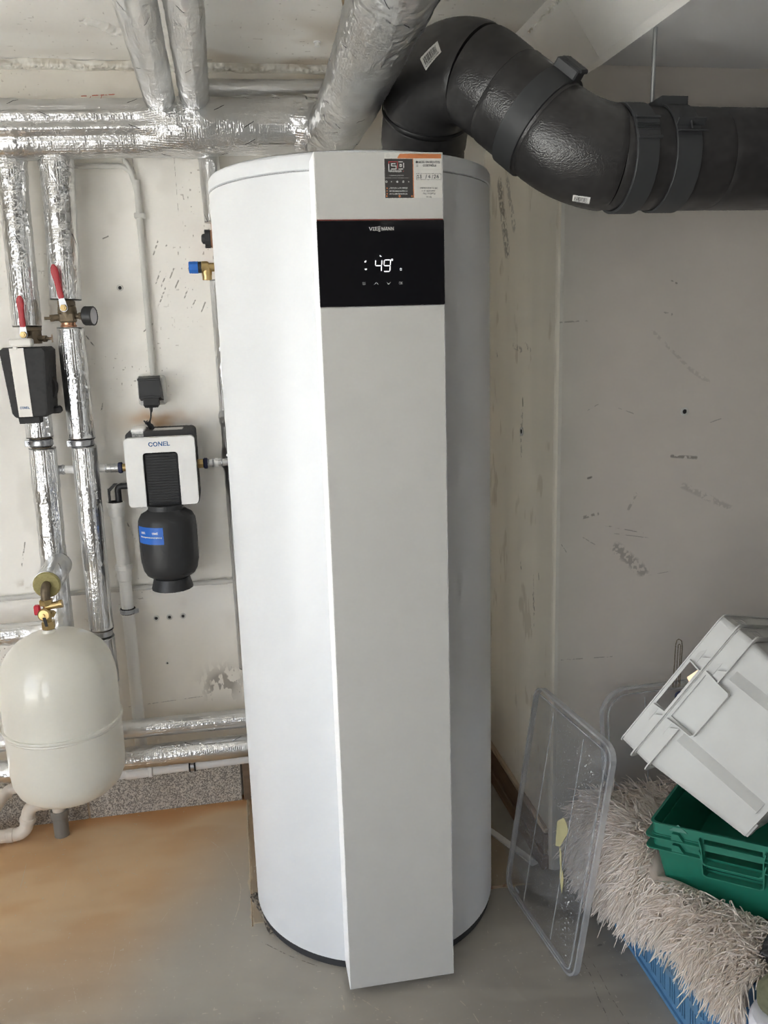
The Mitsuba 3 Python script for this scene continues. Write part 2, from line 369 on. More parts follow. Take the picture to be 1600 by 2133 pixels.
bumped('wall_back', wall_back_color, .85, plaster, .0011, specular=.2)
bumped('wall_right', wall_right_color, .82, plaster, .0011, specular=.2)
bumped('ceiling', ceiling_color, .85, plaster_flat, .003, specular=.2)
bumped('soffit', lambda p, n, uv: MIX((.62, .62, .625), (.55, .55, .56), F(p.x * 3, p.y * 3, 1.0, 3)), .8, rough_plaster, .006, specular=.25)
bumped('beam_side', lambda p, n, uv: MIX((.85, .845, .825), (.78, .765, .735), F(p.y * 6, p.z * 8, 2.0, 3)), .8, plaster, .003, specular=.2)
bumped('floor', floor_color, .62, lambda p, n, uv: F(p.x * 45, p.y * 45, 1.0, 2) + .5 * N(p.x * 8, p.y * 8, 2.0), .0022, specular=.3)
mat('outer_wall', lambda p, n, uv: MIX((.50, .48, .45), (.42, .41, .385), F(p.x * 2, p.y * 2, p.z * 2, 3)), .85)
mat('dark_wall', lambda p, n, uv: MIX((.20, .19, .18), (.15, .145, .14), F(p.x * 2, p.y * 2, p.z * 2, 3)), .85)
mat('yard', lambda p, n, uv: MIX((.60, .60, .585), (.53, .53, .515), F(p.x * .6, p.y * .6, 1.0, 3)), .85)
bumped('plaster_ridge', lambda p, n, uv: MIX((.76, .74, .69), (.60, .56, .49), S(.45, .7, F(p.x * 16, p.y * 16, p.z * 40, 3))), .9, rough_plaster, .012)


def pebbles(p, n, uv):
    d1, d2, c = mikit.voronoi((p.x + .37 * p.y) * 290, p.z * 290)
    c2 = N((p.x + p.y) * 420, p.z * 420, 3.0)
    k = MIX((.20, .18, .155), (.60, .555, .485), S(.15, .85, c * .65 + c2 * .35))
    return MIX(k, mi.Color3f(.11, .10, .09), .6 * S(.10, .0, d2 - d1))


bumped('pebble', pebbles, .75, lambda p, n, uv: 1 - mikit.voronoi((p.x + .37 * p.y) * 290, p.z * 290)[0], .0014, eps=5e-4)
bumped('rubble', lambda p, n, uv: MIX((.30, .26, .21), (.08, .07, .06), S(.35, .6, F(p.x * 120, p.y * 120, p.z * 120, 3))), .9, rough_plaster, .012)
bumped('wood_dark', lambda p, n, uv: MIX((.20, .135, .085), (.12, .08, .05), F(p.x * 6, p.y * 6, p.z * 70, 3)), .7, lambda p, n, uv: F(p.x * 6, p.y * 6, p.z * 120, 2), .001)
mat('wood_pale', lambda p, n, uv: MIX((.45, .36, .26), (.30, .22, .15), S(.3, .7, F(p.x * 8, p.y * 8, p.z * 40, 3))), .75)


def foil_h(p, n, uv):
    g = 0.0062
    a, b = dr.abs(uv.x / g - dr.floor(uv.x / g) - .5), dr.abs(uv.y / g - dr.floor(uv.y / g) - .5)
    grid = dr.maximum(S(.38, .5, a), S(.38, .5, b))
    zone = S(.40, .55, N(uv.x * 9, uv.y * 5, 3.0))
    cr = 1 - dr.abs(2 * F(uv.x * 90, uv.y * 90, 2.0, 2) - 1)
    return .40 * grid * (.30 + .70 * zone) + .8 * cr


def foil_c(p, n, uv):
    c = MIX((.84, .845, .85), (.72, .72, .715), S(.3, .7, F(uv.x * 14, uv.y * 10, 3.0, 2)))
    # printed dashes on the foil, in facing pairs
    u, v = uv.x / .045, uv.y / .075
    iu, iv = dr.floor(u), dr.floor(v); a, b = u - iu - .5, v - iv - .5
    sg = dr.select(mikit.cell_rand(iu, iv, 3) > .5, 1.0, -1.0)
    d = dr.abs(a - sg * b * .9 * (.075 / .045) * .6)
    ink = S(.035, .018, d) * S(.19, .17, dr.abs(b)) * dr.select(mikit.cell_rand(iu, iv, 9) > .72, 1.0, 0.0)
    return MIX(c, mi.Color3f(.06, .06, .07), ink * .9)


scene['mat_foil'] = {'type': 'twosided', 'bsdf': {'type': 'bumpmap', 'arbitrary': mikit.proc(foil_h, 4e-4), 'scale': .0012,
                     'bsdf': {'type': 'principled', 'base_color': mikit.proc(foil_c), 'metallic': 1.0, 'roughness': .13}}}
FOIL = 'mat_foil'
bumped('rockwool', lambda p, n, uv: MIX((.40, .36, .17), (.28, .24, .10), F(p.x * 200, p.y * 200, p.z * 200, 3)), .95, lambda p, n, uv: F(p.x * 300, p.y * 300, p.z * 300, 2), .004)
mat('enamel', (.715, .735, .76), .33, specular=.5)
mat('panel', lambda p, n, uv: MIX((.555, .55, .532), (.54, .535, .52), F(p.x * 4, p.z * 3, 1.0, 2)), .42, specular=.45)
mat('panel_edge', (.86, .865, .87), .38)
mat('seam', (.30, .31, .32), .6)
mat('foot', (.035, .036, .04), .6)
mat('glass_black', (.006, .006, .008), .04, specular=.35)
mat('red_line', (.20, .03, .02), .4)
mat('grey_print', (.50, .50, .50), .5)
mat('white_print', (.78, .78, .78), .5)
mat('paper', (.62, .61, .58), .6)
mat('sticker_dark', (.045, .042, .042), .45)
mat('orange', (.55, .19, .07), .5)
mat('ink', (.05, .05, .055), .6)
mat('red_print', (.45, .05, .05), .5)
mat('grey_box', (.55, .54, .53), .6)
bumped('epp', lambda p, n, uv: MIX((.020, .020, .021), (.032, .031, .032), F(p.x * 60, p.y * 60, p.z * 60, 2)), .27, lambda p, n, uv: F(p.x * 420, p.y * 420, p.z * 420, 2), .0009, eps=4e-4, specular=.8)
mat('clamp_plastic', (.042, .045, .048), .5)
mat('lip_black', (.012, .012, .013), .35)
mat('steel', (.62, .63, .64), .25, metallic=1.0)
mat('zinc', (.50, .51, .53), .35, metallic=1.0)
mat('copper', (.70, .38, .24), .32, metallic=1.0)
mat('copper_brown', (.30, .16, .10), .5, metallic=.4)
mat('brass', lambda p, n, uv: MIX((.60, .45, .21), (.45, .32, .15), F(p.x * 60, p.y * 60, p.z * 60, 2)), .32, metallic=1.0)
mat('brass_old', lambda p, n, uv: MIX((.22, .17, .11), (.13, .105, .075), F(p.x * 70, p.y * 70, p.z * 70, 3)), .5, metallic=.6)
mat('red_handle', (.42, .035, .045), .45)
mat('red_cap', (.55, .02, .04), .35)
mat('rubber', (.018, .018, .019), .6)
mat('black_plastic', (.020, .021, .023), .45)
mat('dark_foam', lambda p, n, uv: MIX((.030, .031, .033), (.045, .045, .046), F(p.x * 90, p.y * 90, p.z * 90, 2)), .8)
mat('gauge_face', (.42, .42, .46), .25)
mat('off_white', (.80, .78, .74), .4)
mat('cover_white', (.82, .82, .81), .35)
mat('navy_print', (.02, .09, .25), .5)
mat('blue_label', (.015, .12, .50), .45)
mat('blue_cap', (.02, .13, .48), .4)
mat('pvc_white', lambda p, n, uv: MIX((.74, .735, .72), (.68, .665, .64), F(p.x * 9, p.y * 9, p.z * 9, 3)), .4)
mat('pvc_dirty', lambda p, n, uv: MIX((.72, .67, .60), (.60, .53, .45), S(.35, .7, F(p.x * 14, p.y * 14, p.z * 14, 3))), .45)
mat('pvc_grey', (.20, .19, .17), .6)
mat('conduit_grey', lambda p, n, uv: MIX((.57, .565, .54), (.52, .51, .485), F(p.x * 9, p.y * 9, p.z * 9, 2)), .55)
mat('pex', (.74, .74, .73), .4)
mat('vessel', lambda p, n, uv: MIX(MIX((.69, .67, .605), (.66, .64, .57), F(p.x * 5, p.y * 5, p.z * 5, 2)), mi.Color3f(.42, .40, .36),
    .8 * S(.008, .002, dr.abs(p.z - .272 - .12 * (p.x + .86))) * S(.11, .05, dr.abs(p.x + .83)) * S(.35, .6, F(p.x * 40, p.z * 90, 1.0, 2))), .10, specular=.55, clearcoat=.6)
mat('grey_crate', lambda p, n, uv: MIX((.60, .605, .59), (.54, .54, .525), S(.3, .7, F(p.x * 7, p.y * 7, p.z * 7, 3))), .5)
mat('green_crate', (.012, .16, .105), .42)
mat('blue_crate', lambda p, n, uv: MIX(mi.Color3f(.085, .225, .42), MIX((.11, .25, .42), (.20, .27, .33), S(.52, .68, F(p.x * 9, p.y * 9, p.z * 9, 3))), .7), .5)
mat('rug', (.40, .345, .30), .9)
mat('rug_pile', lambda p, n, uv: MIX((.84, .78, .72), (.74, .67, .61), N(p.x * 90, p.y * 90, p.z * 90)), .7, sheen=.5)
mat('olive', lambda p, n, uv: MIX((.12, .125, .075), (.17, .17, .11), F(p.x * 120, p.y * 120, p.z * 120, 2)), .95)
mat('cup_white', (.74, .76, .82), .5)
mat('bag_black', (.02, .02, .022), .25)
mat('rust', lambda p, n, uv: MIX((.42, .33, .24), (.20, .10, .06), S(.4, .6, F(p.x * 40, p.y * 40, p.z * 40, 2))), .8)
mat('dust', (.58, .60, .64), .8)  # pale tone of the flecks that imitate haze on the clear lid
mat('tape', (.50, .46, .25), .6)
mat('navy', (.015, .02, .06), .6)
scene['mat_clear'] = {'type': 'thindielectric', 'int_ior': 1.49, 'specular_transmittance': {'type': 'rgb', 'value': [.95, .955, .965]}}
scene['mat_clear_edge'] = {'type': 'blendbsdf', 'weight': .28,
                      'a': {'type': 'thindielectric', 'int_ior': 1.45}, 'b': {'type': 'twosided', 'bsdf': {'type': 'principled', 'base_color': {'type': 'rgb', 'value': [.70, .72, .75]}, 'roughness': .3}}}

# ------------------------------------------------------------------ the room
ZC, ZS, XL, XR, YF = 2.28, 2.122, -2.5, 2.6, -3.9
put('floor', box(XL - .2, XR, YF - .2, .7, -.15, 0), 'mat_floor', kind='structure')
put('ceiling', box(XL - .2, XR, YF - .2, .7, ZC, ZC + .2), 'mat_ceiling', kind='structure')
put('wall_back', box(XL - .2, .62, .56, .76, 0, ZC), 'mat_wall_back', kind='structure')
lo = np.array([(.50, .60), (.50, -.035), (.502, -.042), (.507, -.047), (.515, -.05), (XR, -.05), (XR, .60)])
prof = [(.50, 2.03), (.503, 2.05), (.525, 2.078), (.56, 2.10), (.60, 2.122), (.595, 2.135), (.49, ZC), (XR, ZC), (XR, 2.03)]
import shapely.geometry as sg
up = trimesh.creation.extrude_polygon(sg.Polygon([(a, b) for a, b in prof]), .65, engine='earcut')
up = xf(up, (0, .60, 0), (1, 0, 0), (0, 0, 1))          # x stays, polygon height -> z, extrusion -> -y
low = trimesh.creation.extrude_polygon(sg.Polygon(lo), 2.03, engine='earcut')
put('wall_right', cat_([low, up]), 'mat_wall_right', kind='structure')
bm = trimesh.creation.extrude_polygon(sg.Polygon([(.60, ZS), (.592, 2.14), (.49, ZC), (.60, ZC)]), 4.75, engine='earcut')
put('beam', xf(bm, (0, -.05, 0), (1, 0, 0), (0, 0, 1)), 'mat_beam_side', kind='structure')
put('ceiling_lower', box(.60, XR, YF, -.05, ZS, ZC), 'mat_soffit', kind='structure')
OY0, OY1, OZ, OX0, OX1 = -3.3, -1.0, 2.05, -2.4, -1.35
put('wall_left', cat_([box(XL - .2, XL, OY1, .6, 0, ZC), box(XL - .2, XL, YF - .2, OY0, 0, ZC), box(XL - .2, XL, OY0, OY1, OZ, ZC)]), 'mat_outer_wall', kind='structure')
put('wall_front', cat_([box(XL, OX0, YF - .2, YF, 0, ZC), box(OX1, XR, YF - .2, YF, 0, ZC), box(OX0, OX1, YF - .2, YF, OZ, ZC)]), 'mat_dark_wall', kind='structure')
put('wall_end', box(XR, XR + .2, YF - .2, .7, 0, ZC), 'mat_dark_wall', kind='structure')
put('ground', cat_([box(-26, XL - .2, -24, 14, -.2, -.03), box(XL - .2, 12, -24, YF - .2, -.2, -.03)]), 'mat_yard', kind='structure')


def lumpy_strip(a, b, w, h, seed, nrm_, n=900, m=11):
    """a rough bead of plaster from a to b; w wide across, h proud"""
    a, b = V(*a), V(*b); t = nrm(b - a); nn = nrm(nrm_); c = np.cross(nn, t); L = np.linalg.norm(b - a)
    s, q = np.meshgrid(np.linspace(0, L, n), np.linspace(-1, 1, m), indexing='ij')
    base = a + s[..., None] * t
    k = meshkit.fbm(np.stack([s * 110, q * 3.5, np.full_like(s, seed)], -1), 4, seed)
    ww = w * (.55 + .9 * meshkit.fbm(np.stack([s * 18, np.sign(q) * 3, np.full_like(s, seed)], -1), 3, seed + 3))
    v = base + (q * ww)[..., None] * c + ((1 - q ** 2) * h * (.35 + 1.3 * k) - .002)[..., None] * nn
    i, j = np.meshgrid(np.arange(n - 1), np.arange(m - 1), indexing='ij')
    f = np.stack([i * m + j, i * m + j + 1, (i + 1) * m + j + 1, (i + 1) * m + j], -1).reshape(-1, 4)
    return trimesh.Trimesh(v.reshape(-1, 3), np.vstack([f[:, [0, 1, 2]], f[:, [0, 2, 3]]]), process=False)


put('plaster_ridge', lumpy_strip((-1.2, .556, 2.262), (.48, .556, 2.274), .014, .016, 5, (0, -1, -.6)), 'mat_plaster_ridge', True, parent='wall_back')
put('plaster_ridge', lumpy_strip((.51, .50, ZC - .012), (.497, -.8, ZC - .012), .012, .008, 8, (-1, 0, -.6)), 'mat_plaster_ridge', True, parent='wall_right')
put('plaster_lump', lumpy_strip((-.60, .24, ZC), (-.52, .32, ZC), .022, .010, 11, (0, 0, -1), 60, 15), 'mat_ceiling', True, parent='ceiling')
put('mortar_ridge', lumpy_strip((-.345, .53, 0), (-.345, -.10, 0), .0028, .0035, 21, (0, 0, 1), 320, 5), 'mat_wood_pale', True, parent='floor')
put('rubble', lumpy_strip((-.338, .03, 0), (-.292, -.135, 0), .013, .008, 25, (0, 0, 1), 140, 13), 'mat_rubble', True, parent='floor')
put('mortar_ridge', lumpy_strip((.30, -.087, 0), (.375, -.085, 0), .006, .007, 23, (0, 0, 1), 80, 5), 'mat_rust', True, parent='floor')
# old wall plugs and drill holes
def plug_hole(c, n, parent, r=.006):
    put('hole_rim', annulus(V(*c) + V(*n) * .001, n, r, r * 1.9, .003, 24), 'mat_conduit_grey', 40, parent=parent)
    put('hole', lathe([(r, 0), (r, .0015)], V(*c), n, 20), 'mat_rubber', parent=parent)
plug_hole((-.607, .56, 1.672), (0, -1, 0), 'wall_back', .005)
for x in (-.590, -.549, -.507): plug_hole((x, .56, .654), (0, -1, 0), 'wall_back', .005)
plug_hole((-.568, .56, .50), (0, -1, 0), 'wall_back', .0025)
plug_hole((.853, -.05, 1.298), (0, -1, 0), 'wall_right', .006)
plug_hole((.50, .206, 1.235), (-1, 0, 0), 'wall_right', .007)

# skirting: slabs of washed pebble concrete, then wood behind the cylinder and along the pillar
for x0, x1 in ((-1.36, -.858), (-.850, -.362)):
    s_ = hull([(x, y, z) for x in (x0, x1) for y, z in ((.56, 0), (.56, .15), (.534, .15), (.53, .146), (.53, 0))])
    put('slab', s_, 'mat_pebble', parent='baseboard_back', kind=None)
put('joint', box(-.858, -.850, .534, .56, 0, .14), 'mat_wood_pale', parent='baseboard_back')
put('baseboard_rear', cat_([cbox(-.355, -.30, .525, .56, 0, .165), cbox(-.30, .50, .542, .56, 0, .115)]), 'mat_wood_dark', kind='structure')
put('baseboard_right', cat_([cbox(.487, .50, -.04, .542, .045, .112), cbox(.480, .50, -.045, .542, 0, .045)]), 'mat_wood_dark', kind='structure')
put('trim_1', cbox(.486, .50, -.04, .542, .113, .128), 'mat_wood_pale', kind='structure')
tag('baseboard_back', kind='structure')

# ------------------------------------------------------------------ the water heater
TH = -.0072; UX, UY, UZ = V(math.cos(TH), math.sin(TH), 0), V(-math.sin(TH), math.cos(TH), 0), V(0, 0, 1)
YP = -.399; PX0, PX1 = -.1225, .1262
def pan(u, z, d=0.0): return u * UX + (YP - d) * UY + V(0, 0, z)      # a point on the panel front, d metres proud of it
wh = thing('water_heater', 'tall white cylindrical heat pump water heater with a flat grey front panel and black display', 'water heater')
RT = .326
put('foot_ring', lathe([(RT - .008, 0), (RT - .004, .002), (RT - .004, .022), (RT - .01, .023)], n=128), 'mat_foot', 40, parent=wh)
put('body', lathe([(RT - .004, .020), (RT, .024), (RT, 1.8405), (RT - .003, 1.842)], n=192), 'mat_enamel', 40, parent=wh)
put('seam', lathe([(RT - .002, 1.8405), (RT - .002, 1.8435)], n=128), 'mat_seam', 40, parent=wh)
put('lid', lathe([(RT - .002, 1.8435), (RT + .0015, 1.845), (RT + .001, 1.868), (RT - .003, 1.875), (RT - .012, 1.879), (.15, 1.884), (.02, 1.885)], n=192), 'mat_enamel', 40, parent=wh)
# front panel: a shallow folded sheet with open back, bottom edge clear of the floor
W_, Z0, Z1 = PX1 - PX0, .026, 1.858
def pbox(u0, u1, d0, d1, z0, z1, c=.0012):
    m = cbox(u0, u1, -d1, -d0, z0, z1, c); return xf(m, YP * UY, UX, UY, UZ)
fp = put('front_panel', cat_([pbox(PX0 + .0008, PX1 - .0008, -.004, 0, Z0, 1.5745), pbox(PX0 + .0008, PX1 - .0008, -.004, 0, 1.7362, Z1)]), 'mat_panel', parent=wh, label='matt grey front sheet')
put('panel_side', pbox(PX0, PX0 + .0015, -.115, -.0006, Z0, Z1, .0005), 'mat_panel_edge', parent=wh, label='white folded left edge of the panel')
put('panel_side', pbox(PX1 - .0015, PX1, -.115, -.0006, Z0, Z1, .0005), 'mat_panel_edge', parent=wh, label='white folded right edge of the panel')
put('panel_top', pbox(PX0 + .0015, PX1 - .0015, -.10, -.0006, Z1 - .0015, Z1, .0005), 'mat_panel_edge', parent=wh)
put('panel_core', pbox(PX0 + .004, PX1 - .004, -.10, -.006, Z0 + .006, Z1 - .006, .001), 'mat_panel_edge', parent=wh)
dsp = put('display', pbox(PX0 + .0003, PX1 + .0003, -.003, .0022, 1.575, 1.7348, .0012), 'mat_glass_black', parent=wh, label='glossy black glass display')
put('accent_line', pbox(PX0 + .001, PX1 - .001, -.002, .0012, 1.7348, 1.7364, .0003), 'mat_red_line', parent=wh, label='thin dark red line')
DD = .0022
def lit(name, mesh, rad):
    put(name, mesh, 'mat_white_print', parent=dsp, emitter={'type': 'area', 'radiance': {'type': 'rgb', 'value': [rad * .95 * .05, rad * .98 * .05, rad * .05]}})
def dtext(s, h, u, z, m='mat_grey_print', name='lettering', bold=False, width=None):
    put(name, text(s, h, pan(u, z, DD), UX, UZ, .0004, bold, width), m, parent=dsp)
# maker's lettering, the two S of it stacked
dtext('VIE', .0062, -.0135, 1.7190, bold=True, width=.0165)
dtext('S', .0046, -.0020, 1.7212, bold=True, width=.0052)
dtext('S', .0046, -.0020, 1.7160, bold=True, width=.0052)
dtext('MANN', .0062, .0146, 1.7190, bold=True, width=.0240)
def seg(ax, az, bx, bz, w=.0009):
    a, b = V(ax, az), V(bx, bz); t = nrm(np.append(b - a, 0))[:2]; n_ = V(-t[1], t[0])
    o = [a + t * .0006, a + t * .0014 + n_ * w, b - t * .0014 + n_ * w, b - t * .0006, b - t * .0014 - n_ * w, a + t * .0014 - n_ * w]
    return [pan(p[0], p[1], d) for d in (DD - .0004, DD + .0004) for p in o]
def digit(on, u, z, w=.0125, h=.0215, sl=.0022):
    """seven segments abcdefg at lower left (u, z)"""
    X = lambda fx, fy: (u + fx * w + (fy - .5) * -sl * -1, z + fy * h)
    E = {'a': ((0, 1), (1, 1)), 'b': ((1, 1), (1, .5)), 'c': ((1, .5), (1, 0)), 'd': ((0, 0), (1, 0)), 'e': ((0, .5), (0, 0)), 'f': ((0, 1), (0, .5)), 'g': ((0, .5), (1, .5))}
    return cat_([hull(seg(*X(*E[k][0]), *X(*E[k][1]))) for k in on])
lit('digit', digit('bcfg', -.0118, 1.6400), 2.2)
lit('digit', digit('abcdfg', .0052, 1.6396), 2.2)
lit('degree_sign', annulus(pan(.0215, 1.6612, DD), UY, .0010, .0020, .0008, 24), 2.0)
lit('leaf_symbol', hull([pan(-.031 + a, 1.6586 + b, d) for d in (DD - .0003, DD + .0003) for a, b in ((-.0018, -.0016), (.0004, -.0018), (.0018, 0), (.0020, .0022), (-.0002, .0018), (-.0018, .0004))]), 1.4)
lit('wireless_symbol', hull([pan(-.0306 + a, 1.6440 + b, d) for d in (DD - .0003, DD + .0003) for a, b in ((0, -.0016), (.0028, .0006), (.0016, .0016), (-.0016, .0016), (-.0028, .0006))]), 1.2)
lit('tap_symbol', cat_([hull([pan(-.0005 + a, 1.6680 + b, d) for d in (DD - .0003, DD + .0003) for a, b in q]) for q in (((-.0022, .0012), (-.0006, .0014), (.0016, 0), (.0016, -.0012), (0, 0), (-.0022, .0002)), ((-.0016, .0014), (-.0008, .0014), (-.0008, .0022), (-.0016, .0022)))]), 2.0)
lit('cycle_symbol', cat_([hull([pan(.0386 + .0022 * f_ * math.cos(q), 1.6432 + .0022 * f_ * math.sin(q), d) for d in (DD - .0003, DD + .0003) for f_ in (.68, 1) for q in (a0, a0 + .35)]) for a0 in list(np.arange(.5, 2.6, .35)) + list(np.arange(3.64, 5.7, .35))]), 2.0)
put('menu_symbol', cat_([pbox(-.0384, -.0322, DD - .0003, DD + .0003, 1.6175 + k * .0021, 1.6181 + k * .0021, .0001) for k in (-1, 0, 1)]), 'mat_grey_print', parent=dsp)
def chev(u, z, s): return cat_([hull([pan(u + a, z + s * b, d) for d in (DD - .0003, DD + .0003) for a, b in q]) for q in (((-.0042, -.0018), (-.0034, -.0018), (.0003, .0022), (-.0003, .0028)), ((.0042, -.0018), (.0034, -.0018), (-.0003, .0022), (.0003, .0028)))])
put('up_symbol', chev(-.0108, 1.6170, 1), 'mat_grey_print', parent=dsp)
put('down_symbol', chev(.0136, 1.6176, -1), 'mat_grey_print', parent=dsp)
dtext('OK', .0050, .0379, 1.6172, width=.0072)
# service sticker
stk = put('service_sticker', pbox(.0120, .1237, .0000, .0004, 1.7750, 1.8560, .0001), 'mat_paper', parent=wh, label='white and black service sticker')
def sbox(u0, u1, z0, z1, m, name, d=.0007): put(name, pbox(u0, u1, .0003, d, z0, z1, .0001), m, parent=stk)
def stext(s, h, u, z, m='mat_white_print', name='lettering', bold=False, width=None, d=.0006, align='c'): put(name, text(s, h, pan(u, z, d), UX, UZ, .0003, bold, width, align), m, parent=stk)
sbox(.0121, .0668, 1.7752, 1.8458, 'mat_sticker_dark', 'black_field'); sbox(.0668, .0685, 1.7752, 1.8458, 'mat_orange', 'orange_edge')
put('orange_banner', hull([pan(a, b, d) for d in (.0003, .0008) for a, b in ((.0365, 1.8467), (.0425, 1.8548), (.1228, 1.8548), (.1228, 1.8467))]), 'mat_orange', parent=stk)
put('grey_spot', lathe([(.0042, 0), (.0042, .0004)], pan(.0195, 1.8510, .0003), -UY, 24), 'mat_conduit_grey', parent=stk)
# the installer's mark: outlined letters with a red half
def bars(L, w=.0007): return cat_([pbox(min(a, c) - w, max(a, c) + w, .0006, .0010, min(b, e) - w, max(b, e) + w, .0001) for a, b, c, e in L])
put('emblem', bars([(.0205, 1.823, .0205, 1.836), (.0255, 1.8275, .0345, 1.8275), (.0345, 1.8275, .0345, 1.8330), (.0255, 1.8330, .0345, 1.8330), (.0255, 1.8330, .0255, 1.8370), (.0255, 1.8370, .0330, 1.8370),
                    (.0395, 1.8275, .0470, 1.8275), (.0492, 1.830, .0492, 1.8378), (.0395, 1.8403, .0470, 1.8403), (.0420, 1.8320, .0450, 1.8320), (.0450, 1.8320, .0450, 1.8355), (.0420, 1.8355, .0450, 1.8355), (.0420, 1.8320, .0420, 1.8355)]), 'mat_white_print', parent=stk)
put('emblem_red', bars([(.0205, 1.8403, .0370, 1.8403), (.0205, 1.8375, .0205, 1.8403), (.0375, 1.8290, .0375, 1.8400)]), 'mat_red_print', parent=stk)
stext('ENERGIES', .0034, .0335, 1.8238, bold=True, width=.0225); stext('+', .0034, .0485, 1.8238, 'mat_red_print', bold=True)
stext('Techniques du batiment', .0016, .0345, 1.8160, 'mat_grey_print', width=.029)
sbox(.0125, .0590, 1.8114, 1.8118, 'mat_grey_print', 'rule', .0009)
for k, u in enumerate((.0150, .0245, .0360, .0475, .0585)):
    c = pan(u, 1.8045, .0008)
    g = [annulus(c, UY, .0012, .0021, .0005, 16), lathe([(.0016, -.0002), (.0016, .0002)], c, UY, 3), lathe([(.0020, -.0002), (.0020, .0002)], c, UY, 6)][k % 3]
    put('symbol', g, 'mat_grey_print', parent=stk)
stext('27919234 / 691 599988', .0026, .0200, 1.7930, width=.0355, align='l'); stext('info@energiesplus.lu', .0026, .0200, 1.7880, width=.0355, align='l'); stext('www.energiesplus.lu', .0026, .0200, 1.7828, width=.0355, align='l')
for z in (1.7930, 1.7880, 1.7828): put('symbol', lathe([(.0014, 0), (.0014, .0003)], pan(.0158, z, .0007), -UY, 12), 'mat_orange', parent=stk)
put('diamond', cat_([hull([pan(u + a * r, 1.7785 + b * r, d) for d in (.0006, .0009) for a, b in ((-1, 0), (0, 1), (1, 0), (0, -1))]) for u, r in ((.0150, .0020), (.0400, .0030), (.0640, .0022))]), 'mat_orange', parent=stk)
stext('MISE EN SERVICE', .0038, .0995, 1.8400, 'mat_ink', bold=True, width=.0415); stext('CONTR\u00d4LE', .0038, .1000, 1.8340, 'mat_ink', bold=True, width=.0260)
put('tick_box', bars([(.0738, 1.8322, .0738, 1.8352), (.0768, 1.8322, .0768, 1.8352), (.0738, 1.8322, .0768, 1.8322), (.0738, 1.8352, .0768, 1.8352)], .00025), 'mat_ink', parent=stk)
put('ticked_box', bars([(.0736, 1.8392, .0768, 1.8412), (.0740, 1.8384, .0756, 1.8418)], .0005), 'mat_ink', parent=stk)
sbox(.0730, .1215, 1.8262, 1.8265, 'mat_grey_print', 'rule'); put('date_frame', bars([(.0735, 1.8085, .0735, 1.8195), (.1222, 1.8085, .1222, 1.8195), (.0735, 1.8085, .1222, 1.8085), (.0735, 1.8195, .1222, 1.8195)], .0002), 'mat_ink', parent=stk)
stext('13', .0058, .0795, 1.8140, 'mat_ink', bold=True); stext('/ 4 /', .0058, .0990, 1.8140, 'mat_ink', bold=True); stext('26', .0062, .1130, 1.8140, 'mat_ink', bold=True)
stext('ENERGIES PLUS sarl', .0028, .0980, 1.7932, 'mat_ink', width=.034); stext('9-97 RUE BASSE', .0028, .0970, 1.7880, 'mat_ink', width=.027); stext('7307 STEINSEL', .0028, .0985, 1.7832, 'mat_ink', width=.025); stext('m~k', .0040, .0975, 1.7772, 'mat_ink')

# two fittings on the cylinder's left flank
sv = thing('safety_valve', 'brass safety valve with a blue cap on the left flank of the water heater', 'valve')
X0, yv, zv = -.312, .10, 1.691
put('body', cat_([hexnut((X0 - .004, yv, zv), (1, 0, 0), .0185, .012), rod((X0 - .008, yv, zv), (X0 - .03, yv, zv), .0105), lathe([(.012, 0), (.0145, .004), (.0145, .016), (.013, .018)], (X0 - .028, yv, zv), (-1, 0, 0), 32),
                  lathe([(.0125, 0), (.0125, .014), (.0115, .016), (.0115, .026), (.009, .026), (.009, .022)], (X0 - .034, yv, zv - .004), (0, 0, -1), 32)]), 'mat_brass', 35, parent=sv)
put('collar', lathe([(.0135, 0), (.0135, .008)], (X0 - .046, yv, zv), (-1, 0, 0), 32), 'mat_rubber', 35, parent=sv)
put('cap', hull([(X0 - .054 - d, yv + r * math.cos(q), zv + r * math.sin(q)) for d, r in ((0, .0145), (.020, .0140), (.022, .0125)) for q in np.arange(12) * math.pi / 6]), 'mat_blue_cap', parent=sv, label='blue cap')
pl = thing('end_plug', 'black screw plug with a copper brown ring on the flank of the water heater', 'plug')
zp = 1.757
put('ring', lathe([(.021, 0), (.021, .022), (.019, .024)], (X0 + .004, yv, zp), (-1, 0, 0), 40), 'mat_copper_brown', 35, parent=pl, label='copper brown ring')
put('cap', lathe([(.0215, 0), (.0215, .012), (.0205, .013), (.012, .013), (.0115, .018), (.007, .021)], (X0 - .020, yv, zp), (-1, 0, 0), 40), 'mat_black_plastic', 35, parent=pl)

# ------------------------------------------------------------------ the black air duct
RD = .103
ctr = fillet([(.192, .07, 1.8855), (.192, .07, 1.965), (.192, -.108, 2.142), (.45, -.30, 1.866), (2.58, -.30, 1.866)], [.17, .13, .18], .006)
sl = np.r_[0, np.cumsum(np.linalg.norm(np.diff(ctr, axis=0), axis=1))]
def along(s): return np.array([np.interp(s, sl, ctr[:, k]) for k in range(3)])
def dirat(s): return nrm(along(s + .004) - along(s - .004))
ad = thing('air_duct', 'thick black insulated air duct bending off the water heater under the low ceiling', 'duct')
def duct_piece(name, s0, s1, r, m='mat_epp', lip=.0012, step=.006, **k):
    ss = np.linspace(s0, s1, max(4, int((s1 - s0) / step)))
    rr = np.full(len(ss), r); rr[0] -= lip * 2; rr[-1] -= lip * 2; rr[1] -= lip * .3; rr[-2] -= lip * .3
    return put(name, sweep([along(q) for q in ss], rr, 80)[0], m, 40, parent=ad, **k)
def s_near(p): return sl[np.argmin(np.linalg.norm(ctr - V(*p), axis=1))]
